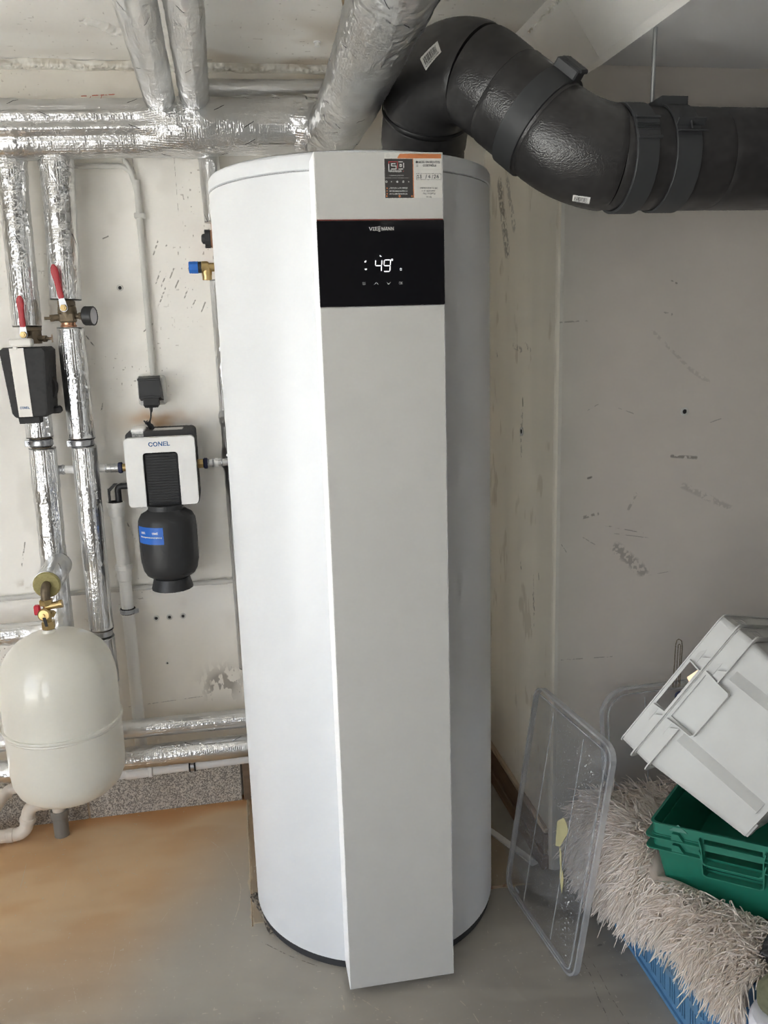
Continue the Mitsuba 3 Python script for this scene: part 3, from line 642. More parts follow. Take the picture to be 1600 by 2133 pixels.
sA = s_near((.190, .005, 2.02)); sB = s_near((.30, -.18, 2.02)); sC = s_near((.405, -.265, 1.915)); sD = s_near((.505, -.30, 1.866)); sE = s_near((.56, -.30, 1.866))
duct_piece('collar', .0, .075, RD - .002)
duct_piece('elbow', .0755, sA, RD)
duct_piece('elbow', sA + .008, sB - .06, RD + .003)
duct_piece('elbow', sB - .059, sB + .02, RD + .0022)
duct_piece('elbow', sB + .021, sC - .02, RD + .003)
duct_piece('joint_lip', sA - .002, sA + .010, RD + .005, 'mat_lip_black')
duct_piece('elbow', sC - .02, sD + .005, RD + .003)
duct_piece('pipe_section', sD + .005, sD + .145, RD - .001)
duct_piece('pipe_section', sD + .1455, sD + .235, RD)
duct_piece('pipe_section', sD + .2355, sl[-1], RD)
# band over the slanting joint, with its latch on top
def band(name, s0, w, r0, r1, latch_ang=None):
    c, d = along(s0), dirat(s0); return put(name, annulus(c, d, r0, r1, w, 96), 'mat_clamp_plastic', 35, parent=ad), c, d
b1, c1, d1 = band('clamp_band', sC - .052, .052, RD + .002, RD + .0085)
a1 = nrm(V(0, 0, 1) - d1 * d1[2]); t1 = nrm(np.cross(d1, a1)); a1 = nrm(a1 + .25 * t1 * (1 if (t1[1] < 0) else -1)); t1 = nrm(np.cross(d1, a1))
put('latch', cat_([xf(cbox(-.028, .028, -.020, .020, 0, .022, .003), c1 + a1 * (RD + .004), d1, -t1), xf(cbox(-.024, .030, -.012, .026, .016, .026, .003), c1 + a1 * (RD + .004), d1, -t1)]), 'mat_clamp_plastic', parent=b1)
s2 = s_near((.545, -.30, 1.866)); b2, c2, d2 = band('clamp_band', s2, .047, RD, RD + .006)
def radial(ang): return V(0, -math.cos(ang), math.sin(ang))    # 0 = towards the room, up positive
def on_ring(cx, ang, r, m, ln): 
    n_ = radial(ang); t_ = V(0, math.sin(ang), math.cos(ang)); return xf(m, V(cx, -.30, 1.866) + n_ * r, (1, 0, 0), t_, n_)
AN = .42
put('latch', cat_([on_ring(c2[0], AN + .16, RD + .006, cbox(-.024, .028, -.003, .003, 0, .008, .001), 0), on_ring(c2[0], AN + .09, RD + .004, cbox(-.024, .026, -.006, .004, 0, .006, .001), 0),
                   on_ring(c2[0], AN - .22, RD + .004, cbox(-.024, .028, -.003, .003, 0, .007, .001), 0), on_ring(c2[0], AN - .02, RD + .004, cbox(-.024, .025, -.022, .018, 0, .003, .001), 0)]
                  + [on_ring(c2[0], AN + .045 - .03 * k, RD + .0045, cbox(-.024, .025, -.0009, .0009, 0, .005, .0004), 0) for k in range(5)]), 'mat_clamp_plastic', parent=b2)
s3 = s_near((.632, -.30, 1.866)); b3, c3, d3 = band('clamp_band', s3, .054, RD, RD + .0045)
put('flange', cat_([on_ring(c3[0], AN - .02 + q, RD + .004, xf(cbox(-.027, .034, -.0015, .0015, 0, .016, .0007), (0, 0, 0), (1, 0, 0), (0, math.cos(e), math.sin(e))), 0) for q, e in ((.055, -.5), (-.055, .5))]
                   + [rod(V(c3[0] + .002, -.30, 1.866) + radial(AN + .07) * (RD + .012), V(c3[0] + .002, -.30, 1.866) + radial(AN - .09) * (RD + .012), .0022, 10)]), 'mat_clamp_plastic', parent=b3)
hg = put('hanger', cat_([hull([(c3[0] + a, -.30 + b, 1.866 + RD + c) for a, b, c in ((-.048, .02, -.002), (-.028, -.035, -.008), (-.028, -.035, .014), (.030, -.035, .014), (.030, -.035, -.012), (-.026, .04, .014), (.03, .04, .014), (.03, .03, -.005))])]), 'mat_clamp_plastic', parent=ad)
put('threaded_rod', rod((c3[0] - .032, -.30, 1.866 + RD + .010), (c3[0] - .030, -.30, ZS), .0042, 12), 'mat_zinc', 35, parent=hg, label='zinc plated threaded rod')
# bar code labels (plain bars)
def bar_label(s0, away, w, h, seed, spin=0.0):
    c, d = along(s0), dirat(s0); n_ = nrm(np.asarray(away) - d * (np.asarray(away) @ d)); t_ = np.cross(n_, d)
    e = d * math.cos(spin) + t_ * math.sin(spin); e2 = np.cross(n_, e); o = c + n_ * (RD + .0035)
    def curve(m):          # wrap the flat label round the duct
        q = m.copy(); v = q.vertices; x = v[:, 0:1] * e + v[:, 1:2] * e2
        ax = (x @ d)[:, None] * d; tt = x @ t_; R = RD + .0036 + v[:, 2]
        q.vertices = c + ax + np.cos(tt / RD)[:, None] * n_ * R[:, None] + np.sin(tt / RD)[:, None] * t_ * R[:, None]; return q
    b = trimesh.creation.box((w, h, .0004))
    for _ in range(4): b = b.subdivide()
    lb = put('barcode_label', curve(b), 'mat_cover_white', parent=ad, label='white bar code label')
    rg = np.random.default_rng(seed); L = []; x = -w * .36
    while x < w * .36:
        bw = rg.choice([.0006, .0010, .0015]); q = trimesh.creation.box((bw, h * .55, .0003)); 
        for _ in range(2): q = q.subdivide()
        q.apply_translation((x, h * .05, .0004)); L.append(curve(q)); x += bw + rg.choice([.0007, .0012])
    put('bars', cat_(L), 'mat_ink', parent=lb)
    tx = meshkit.text_mesh('4 029834 116205', h * .11, .0003); lo_, hi_ = tx.bounds; tx.apply_translation((-(lo_[0] + hi_[0]) / 2, -h * .40, .0003)); put('lettering', curve(tx), 'mat_ink', parent=lb)
bar_label(s_near((.225, -.125, 2.095)) + .01, (-.25, -1, -.05), .050, .030, 3, .75)
bar_label(sD - .035, (-.55, -.35, -1), .036, .022, 5, .2)

# ------------------------------------------------------------------ foil-wrapped heating pipes
def ridged(P, sc, seed, oc=3):
    f = meshkit.fbm(P * sc + seed * 3.1, oc, seed); return 1 - np.abs(2 * f - 1)
def foil_pipe(name, pts, r, label, group=None, seed=1, amp=.0018, fl=None, step=.0055, n=80, zones=(), parent=None, shape=None):
    P = fillet(pts, fl or [.05] * (len(pts) - 2), step) if len(pts) > 2 else fillet(pts, [], step)
    def disp(ang, s, Q):
        cyl = np.stack(np.broadcast_arrays(np.cos(ang)[None, :] * r * 55, np.sin(ang)[None, :] * r * 55, s[:, None] * 7 + seed), -1)
        a = amp * (ridged(Q, 24, seed) - .75) + amp * .7 * (ridged(Q, 70, seed + 5) - .75) + amp * 1.0 * (ridged(cyl, 1.0, seed + 7, 2) - .7) + amp * .8 * (meshkit.fbm(Q * 9, 2, seed + 9) - .5)
        if shape is not None: a = a + shape(ang, s)
        for s0, w, k in zones:                       # crumpled wraps of tape
            z = np.exp(-((s - s0) / w) ** 4)[:, None]
            a = a + z * k * (ridged(Q * np.array([1, 1, 1]), 34, seed + 20, 4) - .45)
        lap = .0006 * (np.sin(ang * 1.0 + seed)[None, :] > .97)
        return a + lap
    m, uv = sweep(P, r, n, True, disp=disp, a0=seed)
    if parent: return put(name, m, FOIL, True, parent=parent, uv=uv)
    k = thing(name, label, 'pipe', group)
    put('foil_jacket', m, FOIL, True, parent=k, uv=uv)
    return k

def twin(ang, s):          # two pipes share one jacket left of the junction: a fold runs along its front
    R = .034 * np.abs(np.sin(ang)) + np.sqrt(np.clip(.040 ** 2 - (.034 * np.cos(ang)) ** 2, .0002, None))
    R = np.maximum(R, .052 + .006 * np.sin(ang * 9))
    w = np.clip((1.02 - s) / .08, 0, 1)[:, None] * np.where(np.cos(ang) > -.2, 1, 0)[None, :]
    return w * (R - .0735)[None, :] * .85
foil_pipe('header_pipe', [(-1.45, .44, 2.058), (-.05, .44, 2.092)], .0735, 'thick silver foil wrapped pipe running level along the wall below the ceiling', seed=2, amp=.0022, shape=twin,
          zones=[(1.09, .05, .010), (.42, .05, .006), (.62, .05, .006), (1.38, .04, .008)])
foil_pipe('flow_pipe', [(-.10, .44, 2.092), (.020, .40, 2.072), (.013, .0, 2.060), (-.040, -1.7, 2.060)], .0690, 'widest foil wrapped pipe, coming forward overhead beside the black duct', seed=3, amp=.0046, fl=[.09, .5], zones=[(.12, .09, .010), (.45, .05, .005)])
foil_pipe('ceiling_pipe', [(-.444, .45, 2.15), (-.418, -1.7, 2.15)], .0405, 'foil wrapped pipe coming forward under the ceiling, the left one of the neighbouring pair', seed=4, amp=.0026)
foil_pipe('ceiling_pipe', [(-.352, .45, 2.15), (-.335, -1.7, 2.15)], .038, 'foil wrapped pipe coming forward under the ceiling, with a torn ring near its rear end', seed=5, amp=.0026, zones=[(.18, .02, .003)])
foil_pipe('branch_pipe', [(-.36, .505, 2.197), (.06, .505, 2.207)], .0245, 'short thin foil wrapped pipe lying above and behind the thick header pipe', seed=6, amp=.0026, zones=[(.02, .08, .005)])
foil_pipe('riser_pipe', [(-.846, .46, 2.06), (-.854, .46, 1.566)], .038, 'foil wrapped riser at the left edge, from the header down to the pump', seed=7, amp=.0022, zones=[(.06, .06, .007)])
foil_pipe('riser_pipe', [(-.8545, .46, 1.335), (-.8545, .46, 1.258)], .0362, 'short foil wrapped pipe stub right under the black pump', seed=8, amp=.0016)
foil_pipe('riser_pipe', [(-.8515, .46, 1.228), (-.859, .46, .63)], .0362, 'crumpled foil wrapped riser between the pump and the white vessel', seed=9, amp=.0026, zones=[(.12, .05, .005)])
foil_pipe('riser_pipe', [(-.728, .46, 2.06), (-.7435, .46, 1.636)], .041, 'foil wrapped riser above the ball valve with the pressure gauge', seed=10, amp=.0024, zones=[(.06, .05, .010), (.16, .05, .004)])
foil_pipe('riser_pipe', [(-.7395, .46, 1.562), (-.7405, .46, 1.247)], .0362, 'foil wrapped riser below the ball valve with the pressure gauge', seed=11, amp=.0018)
foil_pipe('riser_pipe', [(-.737, .46, 1.227), (-.742, .46, .668)], .0350, 'long smooth foil wrapped riser left of the white drain pipe', seed=12, amp=.0012)
foil_pipe('riser_pipe', [(-.742, .468, .642), (-.742, .468, .495)], .0340, 'short foil wrapped pipe end hanging behind the right shoulder of the white vessel', seed=13, amp=.0014)
foil_pipe('riser_pipe', [(-.327, .505, 2.04), (-.322, .505, 1.845)], .0285, 'short foil wrapped pipe coming down beside the top of the water heater', seed=14, amp=.0016)
foil_pipe('riser_pipe', [(-.318, .515, 1.686), (-.312, .515, .478)], .0295, 'long foil wrapped riser hugging the left flank of the water heater', seed=15, amp=.0016, zones=[(.40, .02, .010), (.53, .03, .012)])
cp = thing('copper_pipe', 'bare copper pipe between two foil jackets beside the water heater', 'pipe'); put('pipe', rod((-.322, .51, 1.845), (-.318, .515, 1.686), .011), 'mat_copper', 35, parent=cp)
foil_pipe('lower_pipe', [(-1.45, .46, .336), (.42, .46, .322)], .0285, 'upper of the two level foil wrapped pipes near the floor', seed=16, amp=.0018)
foil_pipe('lower_pipe', [(-1.45, .44, .246), (.42, .44, .240)], .0345, 'lower of the two level foil wrapped pipes near the floor', seed=17, amp=.0018)
foil_pipe('return_pipe', [(-1.45, .46, .670), (-.86, .46, .678)], .0295, 'foil wrapped pipe entering from the left edge just above the white vessel', seed=18, amp=.0030, zones=[(.5, .1, .006)])

# ------------------------------------------------------------------ clamps, valves, pump
def clamp(name_, c, r, label, bolt=1, wall=.56, w=.018, d=(0, 0, 1), core=None):
    k = thing('pipe_clamp', label, 'clamp', None); c = V(*c)
    put('rubber_liner', annulus(c, d, r - .004, r + .001, w + .005, 48), 'mat_rubber', 35, parent=k)
    if core: put('bare_pipe', rod(c - V(*d) * .03, c + V(*d) * .03, core, 24), 'mat_brass_old', 35, parent=k)
    put('band', cat_([annulus(c, d, r, r + .0028, w, 48), torus_loop(c + V(*d) * w * .38, d, r + .002, .0016), torus_loop(c - V(*d) * w * .38, d, r + .002, .0016)]), 'mat_zinc', 35, parent=k)
    s = V(bolt, -.35, 0); s = nrm(s); p = c + s * (r + .006)
    put('bolt', cat_([cbox(p[0] - .007, p[0] + .007, p[1] - .004, p[1] + .004, p[2] - w / 2, p[2] + w / 2, .001), hexnut(p + V(0, -.008, 0), (0, 1, 0), .006, .006), rod(p + V(0, -.014, 0), p + V(0, .012, 0), .003, 12)]), 'mat_zinc', 30, parent=k)
    put('stem', rod(c + V(0, r, 0), (c[0], wall + .002, c[2]), .005, 12), 'mat_zinc', 35, parent=k)
    return k
clamp('a', (-.853, .46, 1.243), .030, 'zinc pipe clamp on the riser under the pump', -1, core=.026)
clamp('b', (-.740, .46, 1.237), .030, 'zinc pipe clamp half way up the riser with the pressure gauge', -1, core=.026)
clamp('c', (-.742, .465, .655), .028, 'zinc pipe clamp at the white vessel\'s right shoulder', -1, core=.024)

bv = thing('ball_valve', 'tarnished brass ball valve with red lever, drain nipple and pressure gauge branch', 'valve')
cx, cy = -.7435, .46
put('body', cat_([rod((cx, cy, 1.563), (cx, cy, 1.6355), .0175, 28), hexnut((cx, cy, 1.627), (0, 0, 1), .025, .015), lathe([(.017, 1.582), (.024, 1.588), (.026, 1.603), (.024, 1.618), (.018, 1.624)], (cx, cy, 0)),
                  cbox(cx - .021, cx + .021, cy - .024, cy + .02, 1.575, 1.602, .004), rod((cx - .018, cy - .006, 1.590), (cx - .046, cy - .012, 1.588), .009, 20), rod((cx - .044, cy - .012, 1.588), (cx - .060, cy - .014, 1.588), .004, 14),
                  hexnut((cx - .040, cy - .011, 1.588), (1, 0.2, 0), .0105, .008), rod((cx, cy - .02, 1.614), (cx, cy - .044, 1.614), .008, 18), rod((cx + .018, cy - .006, 1.592), (cx + .05, cy - .012, 1.592), .0075, 18), hexnut((cx + .036, cy - .01, 1.592), (1, 0, 0), .011, .009)]), 'mat_brass_old', 35, parent=bv)
put('copper_union', cat_([rod((cx, cy, 1.556), (cx, cy, 1.580), .019, 28), torus_loop((cx, cy, 1.566), (0, 0, 1), .019, .003)]), 'mat_copper', 35, parent=bv, label='bright copper union')
def lever(parent, top, bot, w, yb, red_from):
    """flat steel lever with a red plastic sleeve, from its hub (bot) upwards"""
    t_, b_ = V(*top), V(*bot); ax = nrm(t_ - b_); sd = nrm(np.cross(ax, V(0, 1, 0))); L = np.linalg.norm(t_ - b_)
    pts = []
    hub = cat_([lathe([(w * .62, -.0015), (w * .62, .0015)], b_, (0, 1, 0), 24), hull([b_ + ax * q + sd * s * ww + V(0, d, 0) for q, ww in ((0, w * .6), (L * red_from + .006, w * .42)) for s in (-1, 1) for d in (-.0015, .0015)])])
    put('lever', hub, 'mat_zinc', 35, parent=parent)
    put('lever_nut', cat_([hexnut(b_ + V(0, -.005, 0), (0, 1, 0), .0095, .006), rod(b_ + V(0, -.012, 0), b_ + V(0, 0, 0), .0045, 12)]), 'mat_brass', 30, parent=parent)
    qs = np.linspace(red_from, 1, 22); wd = np.interp(qs, [red_from, red_from + .03, .6, .82, .93, 1], [w * .40, w * .46, w * .44, w * .60, w * .50, w * .18])
    n = 18; a_ = np.arange(n) * 2 * math.pi / n; vv = []
    for q, ww in zip(qs, wd):
        c = b_ + ax * q * L + V(0, -.004 * math.sin((q - red_from) * 2.2), 0)
        vv += [c + sd * ww * np.sign(math.cos(x)) * abs(math.cos(x)) ** .7 + V(0, 1, 0) * .0042 * np.sign(math.sin(x)) * abs(math.sin(x)) ** .7 for x in a_]
    i, j = np.meshgrid(np.arange(len(qs) - 1), np.arange(n), indexing='ij'); j2 = (j + 1) % n
    q4 = np.stack([i * n + j, i * n + j2, (i + 1) * n + j2, (i + 1) * n + j], -1).reshape(-1, 4); f = np.vstack([q4[:, [0, 1, 2]], q4[:, [0, 2, 3]]])
    vv = np.array(vv); c0 = len(vv); vv = np.vstack([vv, vv[:n].mean(0), vv[-n:].mean(0)]); k = np.arange(n); k2 = (k + 1) % n
    f = np.vstack([f, np.c_[np.full(n, c0), k2, k], np.c_[np.full(n, c0 + 1), (len(qs) - 1) * n + k, (len(qs) - 1) * n + k2]])
    m = trimesh.Trimesh(vv, f, process=False); m.fix_normals(); put('handle', m, 'mat_red_handle', 50, parent=parent, label='red plastic lever sleeve')
lever(bv, (-.757, .405, 1.728), (-.7435, .414, 1.614), .0175, .4, .22)
pg = thing('pressure_gauge', 'black round pressure gauge on the side branch of the ball valve', 'gauge')
ga = nrm(V(1, -.30, -.04)); g0 = V(-.6935, .446, 1.592)
put('case', lathe([(.006, -.004), (.024, -.003), (.0262, .0), (.0262, .021), (.0255, .0225), (.0235, .0225)], g0, ga, 56), 'mat_black_plastic', 30, parent=pg)
put('dial', lathe([(.0232, .0226), (.0228, .0232)], g0, ga, 56), 'mat_gauge_face', 30, parent=pg)
put('rim', annulus(g0 + ga * .0225, ga, .0228, .0266, .004, 56), 'mat_black_plastic', 35, parent=pg)

bv2 = thing('ball_valve', 'tarnished brass ball valve with a red lever on top of the black pump', 'valve')
cx2 = -.8545
put('body', cat_([rod((cx2 + .016, .46, 1.520), (cx2 + .016, .46, 1.572), .020, 28), hexnut((cx2 + .014, .46, 1.562), (0, 0, 1), .025, .015), rod((cx2 + .03, .45, 1.535), (cx2 + .052, .44, 1.533), .008, 18), hexnut((cx2 + .048, .441, 1.533), (1, -.3, 0), .010, .008), rod((cx2 + .05, .44, 1.533), (cx2 + .064, .436, 1.533), .004, 12),
                  rod((cx2 + .0, .455, 1.548), (cx2 - .004, .418, 1.548), .008, 16)]), 'mat_brass_old', 35, parent=bv2)
put('drain_knob', cat_([lathe([(.004, 0), (.004, .006)], (cx2 + .063, .436, 1.533), (1, -.3, 0), 16), hull([(cx2 + .066 + a, .435, 1.533 + b) for a in (0, .004) for b in (-.011, .011)] + [(cx2 + .068, .432, 1.533 + b) for b in (-.011, .011)] + [(cx2 + .068, .438, 1.533)])]), 'mat_rust', 35, parent=bv2)
lever(bv2, (-.8510, .402, 1.648), (-.8555, .414, 1.545), .0165, .4, .20)

pm = thing('circulation_pump', 'black foam-cased circulation pump with a white front stripe at the left edge', 'pump')
def pf(x, z, y): return (x, y, z)
put('shell', tri(mhull([(x, y, z) for x, z, y in [(-.914, 1.500, .375), (-.906, 1.508, .372), (-.806, 1.508, .372), (-.799, 1.500, .375), (-.900, 1.335, .375), (-.894, 1.327, .372), (-.816, 1.327, .372), (-.808, 1.337, .375),
     (-.918, 1.503, .39), (-.906, 1.512, .385), (-.803, 1.512, .385), (-.794, 1.500, .39), (-.902, 1.333, .39), (-.892, 1.322, .385), (-.815, 1.322, .385), (-.805, 1.334, .39), (-.918, 1.503, .50), (-.794, 1.503, .50), (-.902, 1.328, .50), (-.805, 1.328, .50), (-.906, 1.512, .5), (-.803, 1.512, .5)]])), 'mat_dark_foam', 25, parent=pm)
put('back_shell', cat_([lathe([(.046, 0), (.048, .004), (.048, .03), (.046, .034)], (-.838, .47, 1.400), (0, -1, 0), 56), cbox(-.815, -.786, .44, .475, 1.325, 1.345, .005)]), 'mat_dark_foam', 35, parent=pm)
put('neck', hull([(x, y, z) for x, z in ((-.890, 1.330), (-.833, 1.330), (-.886, 1.305), (-.834, 1.305)) for y in (.385, .48)]), 'mat_dark_foam', parent=pm)
st = put('stripe', cat_([hull([(x, y, z) for x, z in ((-.888, 1.510), (-.851, 1.510), (-.882, 1.325), (-.847, 1.325)) for y in (.3695, .376)]), cbox(-.878, -.866, .368, .378, 1.505, 1.516, .002), cbox(-.886, -.828, .368, .40, 1.513, 1.535, .004)]), 'mat_off_white', parent=pm, label='white front strap')
put('lettering', text('CONEL', .0062, (-.8645, .3694, 1.350), (1, 0, .0), (0, 0, 1), .0006, True, .0250), 'mat_navy_print', parent=st)

# ------------------------------------------------------------------ conduit, socket, plug-in adapter
cd = thing('cable_conduit', 'pale grey plastic conduit bending down the wall to the socket', 'conduit')
put('tube', tube(fillet([(-.72, .545, 2.004), (-.552, .545, 2.004), (-.531, .545, 1.960), (-.534, .545, 1.42)], [.045, .3], .006), .0078, 20), 'mat_conduit_grey', 40, parent=cd)
put('sleeve', cat_([rod((-.533, .545, 1.966), (-.534, .545, 1.44), .0088, 20)]), 'mat_conduit_grey', 40, parent=cd)
put('saddle', cat_([cbox(-.548, -.516, .535, .559, 1.862, 1.878, .003)]), 'mat_conduit_grey', parent=cd)
lc = thing('cable_conduit', 'grey plastic conduit running level along the lower wall behind the risers', 'conduit')
put('tube', rod((-1.4, .547, .762), (-.33, .547, .762), .008, 20), 'mat_conduit_grey', 40, parent=lc)
put('coupling', rod((-.41, .547, .762), (-.36, .547, .762), .0098, 20), 'mat_conduit_grey', 40, parent=lc)
so = thing('wall_socket', 'grey square wall socket box behind the black plug-in adapter', 'socket')
put('box', cbox(-.580, -.499, .525, .561, 1.330, 1.417, .006), 'mat_conduit_grey', parent=so)
put('cover_frame', tri(man(cbox(-.576, -.503, .518, .530, 1.334, 1.413, .004)) - mbox(-.566, -.513, .51, .524, 1.344, 1.403)), 'mat_grey_box', parent=so)
pa = thing('power_adapter', 'black plug-in power adapter in the grey wall socket with a thin cable', 'adapter')
put('flap', hull([(x, y, z) for x, y, z in ((-.572, .515, 1.417), (-.512, .515, 1.417), (-.572, .482, 1.412), (-.512, .482, 1.412), (-.573, .482, 1.356), (-.512, .482, 1.356), (-.573, .515, 1.345), (-.505, .515, 1.345))]), 'mat_black_plastic', parent=pa)
put('flap_rim', cbox(-.574, -.511, .478, .486, 1.405, 1.411, .001), 'mat_black_plastic', parent=pa)
put('flap_lip', hull([(x, y, z) for x, z in ((-.572, 1.358), (-.513, 1.358), (-.566, 1.350), (-.519, 1.350), (-.542, 1.361)) for y in (.476, .484)]), 'mat_black_plastic', parent=pa)
put('plug_body', tri(mhull([(x * .0215 - .5395, y, z) for x, y, z in [(a, b, c) for a in (-1, 1) for b, c in ((.47, 1.354), (.512, 1.354), (.468, 1.335), (.512, 1.333))] + [(a * .82, b, 1.327) for a in (-1, 1) for b in (.474, .508)]])), 'mat_rubber', parent=pa)
put('cable', tube(fillet([(-.543, .49, 1.328), (-.545, .49, 1.300), (-.552, .488, 1.277), (-.546, .486, 1.262), (-.540, .47, 1.245)], [.02, .02, .02], .004), .0021, 10), 'mat_rubber', 40, parent=pa)
put('cable_coil', cat_([tube(fillet([(-.545, .482, 1.25), (-.558 + .004 * k, .474 + .003 * k, 1.286 - .003 * k), (-.553 + .005 * k, .478 + .002 * k, 1.294 - .004 * k), (-.541 + .002 * k, .48, 1.25)], [.008, .008], .003), .0021, 8) for k in range(3)]
    + [tube([(-.565, .478, 1.290), (-.560, .478, 1.283), (-.555, .478, 1.276)], .002, 8), tube([(-.569, .476, 1.270), (-.561, .476, 1.262), (-.553, .476, 1.258), (-.546, .478, 1.262)], .0012, 8)]), 'mat_rubber', 40, parent=pa)
put('strain_relief', lathe([(.0055, 0), (.0045, .008), (.003, .018)], (-.5425, .49, 1.331), (0, 0, -1), 16), 'mat_rubber', 40, parent=pa)

# ------------------------------------------------------------------ the water softener on the wall
ws = thing('water_softener', 'white and black wall-mounted water softening unit with a black cartridge under it', 'water softener')
put('back_shell', tri(mhull([(x, y, z) for y, g in ((.43, 0), (.558, .004)) for x, z in rrect(.196, .222, .014) * (1 - g) + V(-.5185, 1.152)])), 'mat_dark_foam', 35, parent=ws)
put('top_vent', cbox(-.54, -.455, .445, .50, 1.2605, 1.2645, .002), 'mat_grey_box', parent=ws)
put('bracket', cbox(-.600, -.562, .43, .50, 1.245, 1.272, .003), 'mat_cover_white', parent=ws)
cov = trimesh.creation.extrude_polygon(sg.Polygon(rrect(.198, .200, .012, 8)).difference(sg.Polygon(rrect(.0985, .30, .010, 8) + V(0, -.0935))), .042, engine='earcut')
put('cover', xf(cov, (-.5205, .442, 1.1475), (1, 0, 0), (0, 0, 1)), 'mat_cover_white', 35, parent=ws, label='white U-shaped front cover')
put('lettering', text('CONEL', .0118, (-.5205, .3998, 1.2285), (1, 0, 0), (0, 0, 1), .0006, True, .0605), 'mat_navy_print', parent=ws, label='dark blue maker\'s lettering')
put('grille_back', cbox(-.5695, -.4715, .412, .44, 1.038, 1.204, .006), 'mat_black_plastic', parent=ws)
for k in range(19): put('grille_rib', cbox(-.565, -.476, .4085, .415, 1.052 + k * .0079, 1.0565 + k * .0079, .0012), 'mat_black_plastic', parent=ws)
cc = (-.519, .425, 0)
ct = put('cartridge', lathe([(.050, .826), (.070, .838), (.078, .852), (.0835, .880), (.0845, .93), (.0845, .985), (.082, 1.005), (.074, 1.020), (.060, 1.028), (.052, 1.034), (.050, 1.048)], cc, n=72), 'mat_black_plastic', 40, parent=ws)
put('base', lathe([(.060, .792), (.0605, .796), (.052, .826), (.046, .828), (.046, .835)], cc, n=64), 'mat_black_plastic', 35, parent=ws)
def wrapz(m, ang0, R, z):          # wrap a flat print round the cartridge
    q = m.copy(); v = q.vertices; a = ang0 + v[:, 0] / R; rr = R + .0006 + v[:, 2]
    q.vertices = np.c_[cc[0] + np.sin(a) * rr, cc[1] - np.cos(a) * rr, z + v[:, 1]]; return q
lb = trimesh.creation.box((.092, .050, .0006))
for _ in range(4): lb = lb.subdivide()
lab = put('label', wrapz(lb, -.62, .0845, .970), 'mat_blue_label', 40, parent=ct, label='blue paper label')
def ctext(s, h, x, z, w):
    t_ = meshkit.text_mesh(s, h, .0005, True); lo_, hi_ = t_.bounds; t_.apply_translation((-(lo_[0] + hi_[0]) / 2, -h / 2, .0005)); t_.vertices[:, 0] *= w / (hi_[0] - lo_[0]); t_.vertices[:, 0] += x
    put('lettering', wrapz(t_, -.62, .0845, z), 'mat_white_print', parent=lab)
ctext('HWE', .0062, .022, .978, .017); ctext('HWE', .0062, -.020, .978, .017); ctext('Heizungswasserenth\u00e4rtung', .0040, .004, .966, .074)

wl = thing('supply_pipe', 'white plastic pipe with a press fitting entering the water softener from the left', 'pipe')
put('pipe', rod((-.82, .48, 1.158), (-.66, .48, 1.155), .0115, 20), 'mat_pex', 40, parent=wl)
put('press_fitting', cat_([rod((-.688, .48, 1.155), (-.645, .48, 1.1545), .0128, 24)] + [torus_loop((-.684 + .012 * k, .48, 1.155), (1, 0, 0), .0128, .0016, 24, 8) for k in range(4)]), 'mat_steel', 35, parent=wl)
put('black_ring', lathe([(.0145, 0), (.0165, .003), (.0165, .010), (.0145, .012)], (-.650, .48, 1.1545), (1, 0, 0), 24), 'mat_navy', 35, parent=wl)
put('brass_union', rod((-.640, .48, 1.1545), (-.612, .48, 1.154), .0115, 20), 'mat_brass', 35, parent=wl)
put('steel_collar', cat_([rod((-.826, .48, 1.158), (-.80, .48, 1.158), .0135, 20), torus_loop((-.806, .48, 1.158), (1, 0, 0), .0132, .002, 24, 8)]), 'mat_zinc', 35, parent=wl)
wr = thing('supply_pipe', 'short brass and steel pipe joint between the water softener and the water heater', 'pipe')
put('brass_union', cat_([hexnut((-.413, .48, 1.154), (1, 0, 0), .0145, .018), rod((-.425, .48, 1.154), (-.392, .48, 1.154), .0115, 20)]), 'mat_brass', 35, parent=wr)
put('black_ring', lathe([(.0125, 0), (.0165, .004), (.0165, .011), (.0135, .013)], (-.404, .48, 1.154), (1, 0, 0), 24), 'mat_navy', 35, parent=wr)
put('press_fitting', cat_([rod((-.392, .48, 1.154), (-.33, .48, 1.154), .0122, 24)] + [torus_loop((-.388 + .013 * k, .48, 1.154), (1, 0, 0), .0122, .0016, 24, 8) for k in (0, 1, 3)]), 'mat_steel', 35, parent=wr)
put('white_collar', rod((-.369, .48, 1.154), (-.360, .48, 1.154), .0142, 24), 'mat_pex', 35, parent=wr)

# ------------------------------------------------------------------ drain pipe with siphon
dp = thing('drain_pipe', 'upright white plastic drain pipe beside the water softener, fed by a black elbow', 'pipe')
dx, dy = -.667, .51
put('pipe', cat_([rod((dx - .005, dy, 1.04), (dx, dy, .85), .0192, 32), rod((dx, dy, .85), (dx - .001, dy, .17), .0185, 32)]), 'mat_pvc_white', 40, parent=dp)
put('socket', lathe([(.0222, 1.003), (.0242, 1.006), (.0245, 1.030), (.0265, 1.032), (.0268, 1.044), (.0255, 1.047), (.0215, 1.047), (.0205, 1.02)], (dx - .005, dy, 0), n=40), 'mat_pvc_white', 35, parent=dp)
put('socket', lathe([(.0195, .80), (.0218, .803), (.0218, .834), (.0255, .836), (.0258, .850), (.0245, .852), (.0195, .853)], (dx, dy, 0), n=40), 'mat_pvc_white', 35, parent=dp)
sp_ = thing('siphon_elbow', 'black plastic overflow elbow dropping into the white drain pipe', 'elbow')
